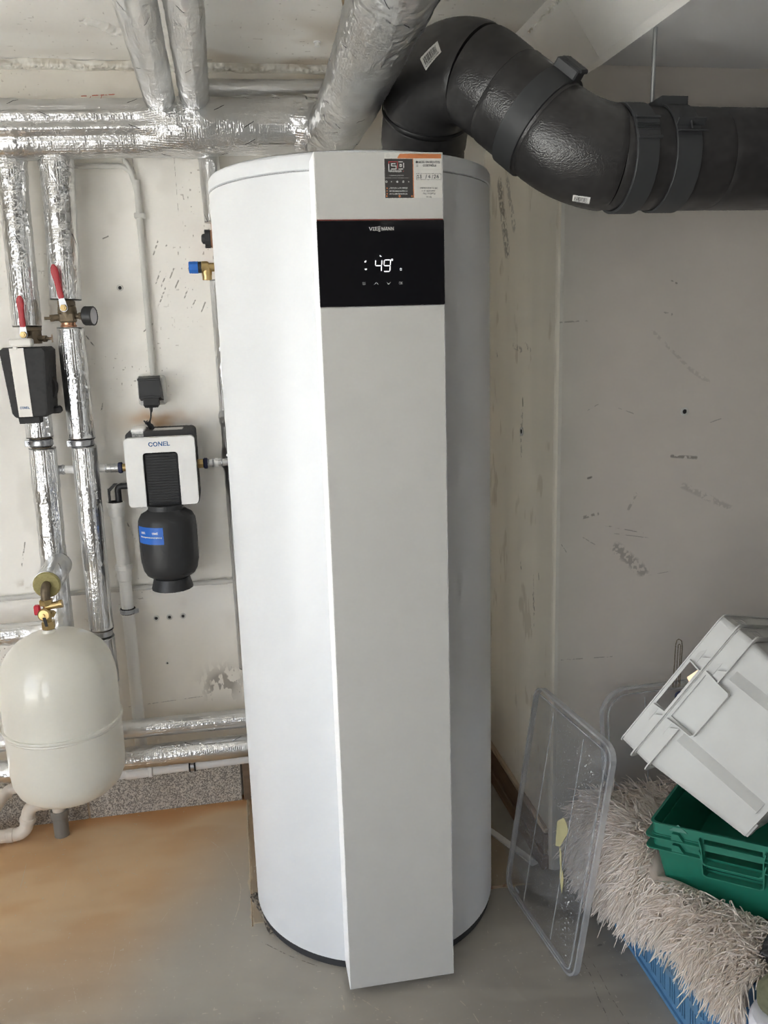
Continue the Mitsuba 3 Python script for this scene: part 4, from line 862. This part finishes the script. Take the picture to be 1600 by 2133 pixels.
put('arm', cat_([tube(fillet([(-.60, dy, 1.094), (-.662, dy, 1.094), (-.662, dy, 1.02)], [.012], .003), .0095, 18), hull([(x, y, z) for x, z in ((-.672, 1.103), (-.66, 1.103), (-.691, 1.086), (-.684, 1.080)) for y in (dy - .004, dy + .004)]),
                 hull([(x, y, z) for x, z in ((-.691, 1.088), (-.685, 1.088), (-.691, 1.046), (-.685, 1.046)) for y in (dy - .004, dy + .004)])]), 'mat_black_plastic', 35, parent=sp_)
put('rim', annulus((dx - .005, dy, 1.047), (0, 0, 1), .012, .021, .004, 32), 'mat_rubber', 35, parent=sp_)
clamp('d', (dx, dy, .703), .0215, 'zinc pipe clamp with rubber liner on the upright white drain pipe', 1, w=.013)

# ------------------------------------------------------------------ expansion vessel and its fittings
GSC = .9766
ev = thing('expansion_vessel', 'glossy cream white expansion vessel with a welded seam in the lower left', 'vessel')
ex_, ey_ = -.843, .29
put('shell', lathe([(.0, .2315), (.05, .233), (.09, .240), (.12, .252), (.142, .272), (.154, .300), (.158, .335), (.158, .575), (.1555, .612), (.147, .645), (.130, .677), (.105, .702), (.075, .719), (.045, .7285), (.02, .731), (0, .732)], (ex_, ey_, 0), n=128), 'mat_vessel', 50, parent=ev)
put('weld_seam', lathe([(.1575, .452), (.1605, .4535), (.1618, .4565), (.1605, .4595), (.163, .4615), (.1645, .4655), (.163, .4695), (.1575, .471)], (ex_, ey_, 0), n=128), 'mat_vessel', 50, parent=ev, label='raised welded seam')
put('nipple', lathe([(.0185, .727), (.018, .735), (.0165, .739), (.010, .740)], (-.853, ey_, 0), n=40), 'mat_vessel', 40, parent=ev)
pb = thing('pipe_branch', 'foil wrapped branch with a cut mineral wool end above the white vessel', 'pipe')
foil_pipe('foil_jacket', [(-.852, .50, .868), (-.849, .312, .862)], .0375, '', seed=31, amp=.0012, parent=pb)
put('mineral_wool', lathe([(.0355, 0), (.0372, -.004), (.033, -.0085), (.012, -.006)], (-.849, .3125, .862), (0, 1, 0), 40), 'mat_rockwool', 30, parent=pb, label='olive mineral wool cut end')
vg = thing('vessel_valve', 'brass cap valve with red and black grips joining the white vessel to the pipe branch', 'valve')
put('elbow', tube(fillet([(-.849, .33, .862), (-.850, .285, .860), (-.8515, .288, .815)], [.02], .003), .0125, 24), 'mat_brass_old', 40, parent=vg, label='dull brass elbow')
put('body', cat_([hexnut((-.8515, .288, .818), (0, 0, 1), .0185, .016), rod((-.8515, .288, .812), (-.852, .288, .742), .0095, 24), rod((-.850, .285, .806), (-.812, .283, .812), .0098, 24), rod((-.816, .283, .8115), (-.808, .283, .8125), .0112, 24), hexnut((-.8525, .289, .752), (0, 0, 1), .0185, .022), hexnut((-.840, .288, .784), (0.5, 0, 1), .0105, .014),
                  lathe([(.0165, 0), (.0175, .004), (.0175, .010), (.014, .013), (.004, .0135), (.003, .017)], (-.8555, .278, .787), (-.1, -1, .05), 40)]), 'mat_brass', 35, parent=vg)
put('red_grip', cbox(-.884, -.868, .276, .292, .785, .813, .003), 'mat_red_cap', parent=vg, label='red plastic grip')
put('red_stem', rod((-.87, .286, .796), (-.856, .287, .794), .004, 14), 'mat_red_cap', 35, parent=vg)
put('black_grip', hull([(-.856 + a, .262 + b, .781 + c) for a, b, c in ((-.004, 0, 0), (.004, 0, 0), (.001, 0, -.026), (.008, 0, -.025), (-.003, .006, 0), (.004, .006, 0), (.002, .006, -.026), (.007, .006, -.026))]), 'mat_rubber', parent=vg, label='black lever')

GSC = 1.0
# ------------------------------------------------------------------ white waste pipes near the floor
wp = thing('waste_pipe', 'white plastic waste pipe sloping along the skirting under the foil wrapped pipes', 'pipe')
put('pipe', rod((-1.06, .49, .160), (.40, .49, .180), .0150, 28), 'mat_pvc_white', 40, parent=wp)
put('socket', lathe([(.0165, 0), (.0185, .004), (.0185, .07), (.0208, .072), (.0208, .082), (.0165, .085)], (-.72, .49, .1647), (1, 0, .0137), 36), 'mat_pvc_white', 35, parent=wp)
put('elbow', tube(fillet([(-1.03, .49, .161), (-1.075, .49, .160), (-1.12, .40, .115), (-1.25, .28, .10)], [.03, .03], .005), .0172, 24), 'mat_pvc_dirty', 40, parent=wp)
put('elbow_collar', annulus((-1.083, .483, .150), (-.55, -.45, -.7), .0165, .0212, .012, 36), 'mat_pvc_dirty', 35, parent=wp)
pc = thing('pipe_clip', 'black and zinc pipe clip holding the sloping white waste pipe', 'clip')
for q in (-.5205, -.5035): put('rubber_edge', annulus((q, .49, .1675), (1, 0, .0137), .0152, .0190, .004, 32), 'mat_rubber', 35, parent=pc)
put('band', annulus((-.512, .49, .1675), (1, 0, .0137), .0152, .0176, .013, 32), 'mat_zinc', 35, parent=pc)
put('stem', rod((-.512, .506, .167), (-.512, .562, .167), .004, 12), 'mat_zinc', 35, parent=pc)
tr = thing('trap_pipe', 'dirty white plastic trap pipe with two bends running into the floor drain', 'pipe')
ty = .455
put('pipe', tube(fillet([(-.926, ty, .075), (-.926, ty, .122), (-1.012, ty, .113), (-1.030, ty - .01, .028), (-1.30, ty - .02, .026)], [.024, .034, .034], .004), .0205, 28), 'mat_pvc_dirty', 40, parent=tr)
put('collar', annulus((-.965, ty, .118), (1, 0, .1), .0195, .0235, .016, 36), 'mat_pvc_dirty', 35, parent=tr)
put('collar', annulus((-1.020, ty - .004, .070), (.2, 0, 1), .0195, .0250, .014, 36), 'mat_pvc_dirty', 35, parent=tr)
put('collar', annulus((-1.075, ty - .012, .028), (1, 0, 0), .0195, .0225, .02, 36), 'mat_pvc_dirty', 35, parent=tr)
fd = thing('floor_drain_socket', 'grey plastic drain socket standing in the floor below the white vessel', 'socket')
put('socket', lathe([(.0225, 0), (.0225, .062), (.0265, .066), (.0268, .086), (.0255, .088), (.0222, .088), (.0222, .07)], (-.926, ty, 0), n=40), 'mat_pvc_grey', 35, parent=fd)

# ------------------------------------------------------------------ small things
hr = thing('hanger_rod', 'rusty painted hanger rod from the ceiling behind the wide foil wrapped pipe', 'rod')
put('rod', tube([(-.012, -.06, ZC), (.0, .0, 2.262), (.018, .075, 2.245)], .0045, 12), 'mat_wood_pale', 40, parent=hr)
put('hook', tube([(.018, .075, 2.245), (.022, .10, 2.235), (.026, .13, 2.20), (.030, .15, 2.17)], .0038, 12), 'mat_rust', 40, parent=hr)
cb = thing('ceiling_bolt', 'small pale bolt head sticking out of the stained ceiling', 'bolt')
put('head', cat_([lathe([(.006, 0), (.007, .012)], (-.022, .352, ZC), (0, 0, -1), 16), lathe([(.010, 0), (.010, .003)], (-.022, .352, ZC), (0, 0, -1), 16)]), 'mat_pex', 35, parent=cb)
fs = thing('flat_cable', 'flat white cable lying on the floor between the water heater and the clear lid', 'cable')
fpts = fillet([(.30, .36, .004), (.395, .163, .004), (.452, .03, .004), (.468, -.02, .006)], [.3, .3], .01)
put('cable', tri(m3.Manifold.batch_boolean([mhull([p + q for p in (a, b) for q in (V(-.010, -.004, -.003), V(.010, .004, -.003), V(-.010, -.004, .002), V(.010, .004, .002))]) for a, b in zip(fpts[:-1], fpts[1:])], m3.OpType.Add)), 'mat_pex', parent=fs)

# ------------------------------------------------------------------ the heap in the right corner
# perforated blue crate on the floor
BX0, BX1, BY0, BY1, BZ = .578, .970, -.80, -.285, .255
bc = thing('blue_crate', 'blue perforated plastic crate on the floor under the shaggy rug', 'crate')
def frustum(x0, x1, y0, y1, z0, z1, flare, r=.012):
    w, h = x1 - x0, y1 - y0; c = V((x0 + x1) / 2, (y0 + y1) / 2)
    a, b = rrect(w, h, r, 4) + c, rrect(w + 2 * flare, h + 2 * flare, r, 4) + c
    return mhull(np.vstack([np.c_[a, np.full(len(a), z0)], np.c_[b, np.full(len(b), z1)]]))
body = frustum(BX0 + .008, BX1 - .008, BY0 + .008, BY1 - .008, .006, BZ, .012) - frustum(BX0 + .0115, BX1 - .0115, BY0 + .0115, BY1 - .0115, .012, BZ + .01, .0125)
cut = []
for row, (za, zb) in enumerate(((.025, .078), (.092, .145), (.158, .210))):
    for g in range(9):
        for k in range(3):
            y = BY0 + .075 + g * .0435 + k * .0095 + (.012 if row % 2 else 0)
            if y < BY1 - .075: cut.append(mbox(BX0 - .03, BX0 + .04, y, y + .0052, za, zb))
for za, zb in ((.025, .078), (.092, .145), (.158, .210)):
    for g in range(7):
        for k in range(3): x = BX0 + .06 + g * .042 + k * .0095; cut.append(mbox(x, x + .0042, BY0 - .03, BY0 + .04, za, zb))
body = body - m3.Manifold.batch_boolean(cut, m3.OpType.Add)
put('body', tri(body), 'mat_blue_crate', parent=bc)
put('foot_rim', tri(frustum(BX0 + .002, BX1 - .002, BY0 + .002, BY1 - .002, .0, .010, .0, .018) - frustum(BX0 + .012, BX1 - .012, BY0 + .012, BY1 - .012, -.01, .02, 0)), 'mat_blue_crate', parent=bc)
put('top_rim', tri((frustum(BX0 - .006, BX1 + .006, BY0 - .006, BY1 + .006, BZ - .034, BZ, .001, .014) - frustum(BX0 - .001, BX1 + .001, BY0 - .001, BY1 + .001, BZ - .05, BZ + .02, .0, .012))), 'mat_blue_crate', parent=bc)
for y in (BY0 + .006, BY0 + .036, BY0 + .066, BY1 - .068, BY1 - .040):
    put('corner_rib', hull([(BX0 - .006 + a, y + b, z) for z, a in ((.008, .006), (BZ - .03, -.002)) for b in (0, .0035) for a in (a, a + .02)]), 'mat_blue_crate', parent=bc)
for z in (.10, .165, .225):
    put('corner_shelf', cat_([box(BX0 - .005, BX0 + .012, BY0 + .006, BY0 + .068, z, z + .003), box(BX0 - .005, BX0 + .012, BY1 - .068, BY1 - .038, z, z + .003)]) if False else box(BX0 - .005, BX0 + .012, BY0 + .006, BY0 + .068, z, z + .003), 'mat_blue_crate', parent=bc)
# something pale and something yellow inside it, seen through the slots
yc = thing('folded_cloth', 'yellowish folded cloth inside the blue crate, seen only through its slots', 'cloth')
put('cloth', cbox(BX0 + .07, BX1 - .06, BY0 + .05, BY1 - .06, .016, .13, .02), 'mat_tape', parent=yc)

# shaggy rug thrown over the blue crate
E1 = nrm(V(.693, -.713, .104)); E3 = V(.719, .694, -.045); E3 = nrm(E3 - E1 * (E1 @ E3)); E2 = nrm(np.cross(E1, E3))
if E2[2] > 0: E2 = -E2
OG = V(.548, -.520, .445)          # rim corner of the green crates that stand on the rug
RNX, RNY = 70, 90
def rug_low(y): return np.interp(y, [-.85, -.70, -.60, -.50, -.40, -.25, -.12], [.285, .28, .25, .195, .160, .11, .11])
def rug_pt(u, v):
    """u across (0 = lower left hem, 1 = far right), v along (0 = near edge, 1 = far edge)"""
    y = -.835 + v * .705 + .03 * np.sin(u * 5) * (1 - v)
    zt = .295 + .010 * np.sin(y * 9) + .020 * meshkit.fbm(np.stack([u * 4, v * 4, u * 0], -1), 3, 4)
    zt = zt - .02 * np.clip((y + .30) / .18, 0, 1) ** 1.5 + .05 * np.exp(-((y + .42) / .13) ** 2) * np.clip(1.6 - u * 3, 0, 1)
    xe = np.interp(y, [-.84, -.62, -.5, -.2], [.585, .560, .545, .548])
    lo = rug_low(y); hang = np.clip(zt - lo, .02, None); arc = np.clip(hang - .055, 0, None)
    L = arc + .087 + .40                                       # hem - vertical - rounded shoulder - top
    s = u * L
    th = np.clip((s - arc) / .087, 0, 1) * math.pi / 2
    x = np.where(s < arc, xe, np.where(s < arc + .087, xe + .055 * (1 - np.cos(th)), xe + .055 + (s - arc - .087)))
    z = np.where(s < arc, lo + s, np.where(s < arc + .087, zt - .055 + .055 * np.sin(th), zt))
    p = np.stack([x, y, z], -1); q = p - OG; a, c = q @ E1, q @ E3          # the rug gives way under the green crates
    under = np.clip(np.minimum(np.minimum(a - .0, .345 - a), np.minimum(c - .0, .44 - c)) / .05, 0, 1)
    p[..., 2] -= .055 * under
    return p
uu, vv = np.meshgrid(np.linspace(0, 1, RNX), np.linspace(0, 1, RNY), indexing='ij')
P = rug_pt(uu, vv)
i, j = np.meshgrid(np.arange(RNX - 1), np.arange(RNY - 1), indexing='ij')
f4 = np.stack([i * RNY + j, (i + 1) * RNY + j, (i + 1) * RNY + j + 1, i * RNY + j + 1], -1).reshape(-1, 4); f3 = np.vstack([f4[:, [0, 1, 2]], f4[:, [0, 2, 3]]])
top_ = trimesh.Trimesh(P.reshape(-1, 3), f3, process=False); vn = top_.vertex_normals
if vn[:, 2].mean() < 0: f3 = f3[:, ::-1]; vn = -vn
under = P.reshape(-1, 3) - vn * .010; nv = len(under)
idx = np.arange(nv).reshape(RNX, RNY); loop = np.r_[idx[0, :-1], idx[:-1, -1], idx[-1, :0:-1], idx[:0:-1, 0]]; l2 = np.roll(loop, -1)
rugm = trimesh.Trimesh(np.vstack([P.reshape(-1, 3), under]), np.vstack([f3, f3[:, ::-1] + nv, np.c_[loop, l2, l2 + nv], np.c_[loop, l2 + nv, loop + nv]]), process=False)
rug = thing('shaggy_rug', 'beige grey shaggy long pile rug draped over the blue crate', 'rug')
put('backing', rugm, 'mat_rug', True, parent=rug)
def strands(n, seed):
    g = np.random.default_rng(seed); u = g.random(n) ** 1.15 * .98 + .004; v = g.random(n) * .985 + .005
    e = .002; p = rug_pt(u, v); du = (rug_pt(np.clip(u + e, 0, 1), v) - rug_pt(np.clip(u - e, 0, 1), v)); dv = (rug_pt(u, np.clip(v + e, 0, 1)) - rug_pt(u, np.clip(v - e, 0, 1)))
    nn = np.cross(du, dv); nn /= np.linalg.norm(nn, axis=1, keepdims=True) + 1e-12; nn = np.where(nn[:, 2:] + .3 * -nn[:, :1] < 0, -nn, nn)
    down = -du / (np.linalg.norm(du, axis=1, keepdims=True) + 1e-12)
    cl = lambda s_, k: meshkit.fbm(np.stack([u * 9, v * 13, np.full(n, s_)], -1), 3, k) - .5
    side = np.stack([cl(1, 2) * 1.1, cl(2, 5) * 1.6 - .25, cl(3, 7) * .5], -1)
    d = nn * (.42 + .3 * g.random((n, 1))) + down * (.85 + .9 * cl(5, 9)[:, None]) + side * 1.0 + g.normal(size=(n, 3)) * .22
    d /= np.linalg.norm(d, axis=1, keepdims=True); L = .044 + .024 * g.random(n)
    q = p - OG; a_, c_ = q @ E1, q @ E3; keep = ~((a_ > -.012) & (a_ < .36) & (c_ > -.004) & (c_ < .45)); p, d, L = p[keep], d[keep], L[keep]; n = len(p)
    droop = V(-.10, -.06, -.50) + g.normal(size=(n, 3)) * .30; wig = g.normal(size=(n, 3)) * .16
    K = 6; ts = np.linspace(0, 1, K); t1 = ts[None, :, None]; Lk = L[:, None, None]
    pts = p[:, None] + d[:, None] * (t1 * Lk) + droop[:, None] * (t1 ** 2 * Lk * .6) + wig[:, None] * (np.sin(t1 * 5.0) * Lk * .55)
    tg = np.gradient(pts, axis=1); tg /= np.linalg.norm(tg, axis=2, keepdims=True) + 1e-12
    a = np.cross(tg, V(.3, .5, .8)); a /= np.linalg.norm(a, axis=2, keepdims=True) + 1e-12; b = np.cross(tg, a)
    r = .00175 * np.array([1, 1.05, 1.05, 1, .9, .45]); ang = np.arange(3) * 2 * math.pi / 3
    vtx = pts[:, :, None] + r[None, :, None, None] * (np.cos(ang)[None, None, :, None] * a[:, :, None] + np.sin(ang)[None, None, :, None] * b[:, :, None])
    k, i, j = np.meshgrid(np.arange(n), np.arange(K - 1), np.arange(3), indexing='ij'); j2 = (j + 1) % 3; base = k * K * 3
    q = np.stack([base + i * 3 + j, base + i * 3 + j2, base + (i + 1) * 3 + j2, base + (i + 1) * 3 + j], -1).reshape(-1, 4)
    return trimesh.Trimesh(vtx.reshape(-1, 3), np.vstack([q[:, [0, 1, 2]], q[:, [0, 2, 3]]]), process=False)
put('pile', strands(17000, 5), 'mat_rug_pile', True, parent=rug, kind='stuff')


# stacking crates: rim with a flange, tapered body, handle openings in the short sides
def crate_parts(w, L, h, taper, band_h, wall, fl, mats, hw, hz, drop, tabs, name, label, group, ori, e1, e2, e3, extra=()):
    """w along e1 (the short side that faces us), h along e2 (rim to base), L along e3; the rim's front left corner is at ori"""
    k = thing(name, label, 'crate', group)
    c1, c3 = w / 2, L / 2
    def ro(g, n=4, r=.016): o = rrect(w - 2 * g, L - 2 * g, r, n) + V(c1, c3); return o
    def slab(g0, s0, g1, s1): a, b = ro(g0), ro(g1); return mhull(np.vstack([np.c_[a[:, 0], np.full(len(a), s0), a[:, 1]], np.c_[b[:, 0], np.full(len(b), s1), b[:, 1]]]))
    outer = slab(.0, 0, .0, band_h) + slab(.004, band_h - .001, taper, h)
    inner = slab(wall, -.01, wall, band_h) + slab(.004 + wall, band_h - .002, taper + wall, h - .003)
    shell = outer - inner
    hole = m3.Manifold.hull_points(np.array([(c1 + a * (hw / 2 - (.004 if b in (hz[0], hz[1]) and abs(a) > .99 else 0)), b, t) for a in (-1, 1) for b in hz for t in (-.03, .02)]))
    shell = shell - hole - hole.translate((0, 0, L))
    def W(m): return xf(m, ori, e1, e2, e3)
    put('body', W(tri(shell)), mats, 30, parent=k)
    def lip(s, g, t): return tri(slab(-g, s - t, -g, s + t) - slab(.001, s - .02, .001, s + .02))
    hx = mbox(c1 - hw / 2 - .002, c1 + hw / 2 + .002, -.1, .3, -.05, .05)
    put('top_flange', W(lip(.001, .003, .0012)), mats, parent=k)
    put('rim_flange', W(tri(man(lip(band_h, fl, .0014)) - (hx if drop else mbox(-9, -8, 0, 1, 0, 1)))), mats, parent=k)
    z0, z1 = hz
    fr = []
    fw = .0028
    if drop:
        q = [(c1 - hw / 2, band_h), (c1 - hw / 2 + .002, z1 + .002), (c1 - hw / 2 + .008, z1 + .006), (c1 + hw / 2 - .008, z1 + .006), (c1 + hw / 2 - .002, z1 + .002), (c1 + hw / 2, band_h)]
        q = [(c1 - hw / 2 - .004, z0 - .001)] + q + [(c1 + hw / 2 + .004, z0 - .001)]
    else: q = [(c1 - hw / 2, z0), (c1 - hw / 2 + .004, z1), (c1 + hw / 2 - .004, z1), (c1 + hw / 2, z0)]
    for (a, b), (c, d) in zip(q[:-1], q[1:]): fr.append(mhull([(x + o, y + p, t) for x, y in ((a, b), (c, d)) for o in (-.0013, .0013) for p in (-.0013, .0013) for t in (-fl, .006)]))
    hf = put('handle_frame', W(tri(m3.Manifold.batch_boolean(fr, m3.OpType.Add))), mats, parent=k)
    for x in tabs:
        put('stacking_tab', W(tri(mhull([(x - .014, band_h, -fl * .8), (x + .014, band_h, -fl * .8), (x - .014, band_h, .002), (x + .014, band_h, .002), (x - .012, band_h - .016, -fl * .8), (x + .002, band_h - .016, -fl * .8), (x - .012, band_h - .016, .002), (x + .002, band_h - .016, .002)])
                           + mhull([(x - .020, band_h - .019, -.002), (x + .02, band_h - .019, -.002), (x, band_h - .034, .001), (x - .020, band_h - .019, .002), (x + .02, band_h - .019, .002)]))), mats, parent=k)
    for nm, m, mm, lb_ in extra: put(nm, W(m), mm, parent=k, label=lb_)
    return k, W
G1 = nrm(V(.508, -.214, .835)); G2 = V(.441, -.768, -.465); G2 = nrm(G2 - G1 * (G1 @ G2)); G3 = np.cross(G1, G2)
GP = V(.539, -.513, .575) - G2 * .040
gw, gl, ghh = .363, .42, .264
ribs = [('wall_rib', cat_([box(x, x + .004, .05, ghh - .012, .010, .0215)]), 'mat_grey_crate', None) for x in ()]
step_ = [('wall_rib', hull([(a0 + a, b, .004 + (b - .04) * .098 + c) for b in (.052, ghh - .012) for a, c in ((0, .004), (0, -.011), (.006, -.011), (.028, .0))]), 'mat_grey_crate', None) for a0 in (.085, .262)] + [
         ('corner_foot', box(.030, .065, ghh - .004, ghh + .004, .035, .07), 'mat_grey_crate', None)]
kg, WG = crate_parts(gw, gl, ghh, .026, .040, .0028, .011, 'mat_grey_crate', .128, (.010, .066), True, (.100, .265), 'grey_crate', 'pale grey plastic stacking crate tipped on its side on the green crates, the outer one', None, GP, G1, G2, G3, step_)
kg2, WG2 = crate_parts(gw, gl, ghh, .026, .040, .0028, .011, 'mat_grey_crate', .128, (.009, .0375), False, (.100, .265), 'grey_crate', 'pale grey plastic stacking crate nested in the other tipped one, its rim sticking out', None, GP - G2 * .041, G1, G2, G3)
# recycling marks moulded on the shaded long sides
for kk, WW in ((kg, WG), (kg2, WG2)):
    for q in (.045, .078):
        put('mark', WW(tri(mbox(gw + .0000, gw + .0008, .010, .030, q, q + .026) - mbox(gw - .01, gw + .01, .012, .028, q + .002, q + .024))), 'mat_grey_print', parent=kk)
# what lies in the tipped crates
cpk = thing('copper_box', 'copper coloured shiny box lying inside the tipped grey crates', 'box')
put('box', WG2(hull([(a, b, c) for a, b in ((.205, .02), (.262, .035), (.19, .05), (.255, .06)) for c in (.02, .10)])), 'mat_copper', parent=cpk)
wr_ = thing('wire_bundle', 'dark loose wires lying inside the tipped grey crates', 'wires')
for q in range(5): put('wire', WG2(tube(fillet([(.13 + .012 * q, .06, .03 + .006 * q), (.16 + .010 * q, .02 + .006 * q, .02), (.20 + .005 * q, .055, .045), (.17, .045, .09)], [.01, .01], .006), .0022, 8)), 'mat_navy', 40, parent=wr_)
wh_ = thing('wire_hanger', 'bent brass coloured wire loop standing up behind the tipped grey crates', 'hanger')
put('wire', tube(fillet([(.771, -.20, .60), (.773, -.20, .716), (.776, -.20, .729), (.781, -.20, .733), (.789, -.20, .726), (.792, -.20, .708), (.790, -.20, .60)], [.006, .006, .006, .006, .006], .003), .0012, 10), 'mat_brass_old', 40, parent=wh_)
put('inner_loop', tube(fillet([(.778, -.202, .60), (.779, -.202, .715), (.783, -.202, .724), (.786, -.202, .714), (.785, -.202, .60)], [.003, .003, .003], .003), .001, 10), 'mat_brass_old', 40, parent=wh_)

# two nested green crates
gk, WGr = crate_parts(.345, .44, .150, .022, .030, .0026, .013, 'mat_green_crate', .125, (.016, .062), True, (.06,), 'green_crate', 'dark green plastic stacking crate on the rug, the upper one', None, OG, E1, E2, E3)
gk2, _ = crate_parts(.345, .44, .150, .022, .030, .0026, .013, 'mat_green_crate', .125, (.016, .062), True, (.06,), 'green_crate', 'dark green plastic stacking crate on the rug, the lower one holding the other', None, OG + E2 * .026, E1, E2, E3)

# ------------------------------------------------------------------ clear box lids
def lid(label, ori, ex, ey, w, h, r, parent_ex=()):
    """plate in the plane (ex, ey), rim turned towards +n; returns the key"""
    k = thing('clear_lid', label, 'lid'); n_ = np.cross(ex, ey)
    o, i1, i2 = rrect(w, h, r, 7), rrect(w - .012, h - .012, r - .006, 7), rrect(w - .036, h - .036, r - .018, 7)
    def ringm(oo, ii, z0, z1):
        v = np.vstack([np.c_[oo, np.full(len(oo), z0)], np.c_[ii, np.full(len(ii), z0)], np.c_[oo, np.full(len(oo), z1)], np.c_[ii, np.full(len(ii), z1)]]); m_ = len(oo); a = np.arange(m_); b = (a + 1) % m_
        f = np.vstack([np.c_[a, b, b + m_], np.c_[a, b + m_, a + m_], np.c_[a + 2 * m_, b + 3 * m_, b + 2 * m_], np.c_[a + 2 * m_, a + 3 * m_, b + 3 * m_], np.c_[a, b + 2 * m_, b], np.c_[a, a + 2 * m_, b + 2 * m_], np.c_[a + m_, b + m_, b + 3 * m_], np.c_[a + m_, b + 3 * m_, a + 3 * m_]])
        return trimesh.Trimesh(v, f, process=False)
    W = lambda m: xf(m, ori + ex * w / 2 + ey * h / 2, ex, ey, n_)
    put('sheet', W(prism(i1, .004, .0055)), 'mat_clear', parent=k)
    put('rim', W(ringm(o, i1, -.010, .004)), 'mat_clear_edge', parent=k)
    put('bead', W(ringm(rrect(w - .030, h - .030, r - .015, 7), i2, .0055, .0085)), 'mat_clear_edge', parent=k)
    for x in (-.075, .075): put('rib', W(cbox(x - .0012, x + .0012, -h / 2 + .03, h / 2 - .03, .0055, .0075, .0006)), 'mat_clear_edge', parent=k)
    return k, W
ex1 = nrm(V(.0415, -.374, 0)); nh = V(-ex1[1], ex1[0], 0); AL = math.radians(8.7)
ey1 = nh * math.sin(AL) + V(0, 0, math.cos(AL))
lk, WL = lid('large clear plastic box lid leaning upright beside the water heater, with yellow tape residue', V(.3565, -.085, .004), ex1, ey1, .385, .596, .040)
put('tape_residue', WL(cat_([hull([(a, b, c) for c in (.0056, .0064) for a, b in q]) for q in (((.02, .02), (.045, .045), (.06, .04), (.075, .025), (.055, -.005), (.05, -.03), (.03, -.04)), ((.048, -.03), (.06, -.04), (.075, -.085), (.062, -.07)), ((.065, -.07), (.08, -.08), (.088, -.095), (.09, -.13), (.07, -.10)))])), 'mat_tape', parent=lk, label='torn yellow tape residue')
put('lettering', WL(text('60 L', .020, (-.055, -.215, .0058), (0, 1, 0), (-1, 0, 0), .0006)) if False else WL(cat_([cbox(-.07, -.066, -.24 + .02 * k, -.228 + .02 * k, .0055, .0066, .0004) for k in range(3)])), 'mat_clear_edge', parent=lk) if False else None
dr_ = np.random.default_rng(3)
put('water_drops', WL(cat_([lathe([(.0016 * q, .0), (.0012 * q, .0008 * q)], (x, y, .0055), (0, 0, 1), 8) for x, y, q in zip(.10 + .06 * dr_.random(60) - .02 * dr_.random(60), -.26 + .50 * dr_.random(60), .6 + .9 * dr_.random(60))])), 'mat_pex', 40, parent=lk, kind='stuff')
ng = 8000; sx, sy = .175 - .35 * dr_.random(ng) ** 1.5, -.275 + .55 * dr_.random(ng); sr = .0004 + .0006 * dr_.random(ng) ** 2
qa = np.arange(5) * 2 * math.pi / 5
fv = np.concatenate([np.stack([sx[:, None] + sr[:, None] * np.cos(qa), sy[:, None] + sr[:, None] * np.sin(qa), np.full((ng, 5), .0055)], -1), np.stack([sx, sy, np.full(ng, .0058)], -1)[:, None]], 1)
ff = (np.arange(ng)[:, None, None] * 6 + np.array([[k, (k + 1) % 5, 5] for k in range(5)])[None]).reshape(-1, 3)
put('dust', WL(trimesh.Trimesh(fv.reshape(-1, 3), ff, process=False)), 'mat_dust', parent=lk, kind='stuff')  # fine pale flecks added over the sheet to imitate its milky haze
for y in (-.262, -.275): put('clip', WL(cbox(-.125 + (y + .262) * 3, -.105 + (y + .262) * 3, y - .004, y + .004, .0055, .009, .001)), 'mat_clear_edge', parent=lk)
ex2 = nrm(V(1, .02, 0)); ey2 = nrm(V(0, .16, 1))
lk2, _ = lid('second clear plastic box lid leaning on the wall behind the tipped grey crates', V(.607, -.165, .285), ex2, ey2, .40, .292, .075)

# things at the near corner of the blue crate
wc = thing('ribbed_pot', 'white ribbed plastic pot at the lower right corner in front of the blue crate', 'pot')
def lump(c, rx, ry, rz, seed, amp=.12, ax=None):
    m = trimesh.creation.icosphere(4); v = m.vertices; k = 1 + amp * 2 * (meshkit.fbm(v * 2.2 + seed, 3, seed) - .5) + .02 * (meshkit.fbm(v * 40, 1, seed + 1) - .5)
    m.vertices = v * k[:, None] * V(rx, ry, rz) + V(*c); return m
put('pot', lathe([(.045, 0)] + [(.052 + .014 * t + (.0010 if k % 2 else 0), .246 * t) for k, t in enumerate(np.linspace(0, 1, 45))] + [(.062, .257), (.05, .262)], (.634, -.895, 0), n=64), 'mat_cup_white', 25, parent=wc)
oc = thing('olive_cloth', 'olive green fleece item lying on the white ribbed pot', 'cloth')
put('cloth', lump((.630, -.885, .301), .052, .040, .042, 3), 'mat_olive', True, parent=oc)
put('patch', torus_loop((.635, -.923, .306), (.2, -1, .2), .018, .0045, 30, 10), 'mat_olive', True, parent=oc)
bb = thing('black_bag', 'glossy black plastic bag beside the rug at the right edge', 'bag')
put('bag', lump((.700, -.80, .318), .055, .030, .036, 9, .3), 'mat_bag_black', 30, parent=bb)
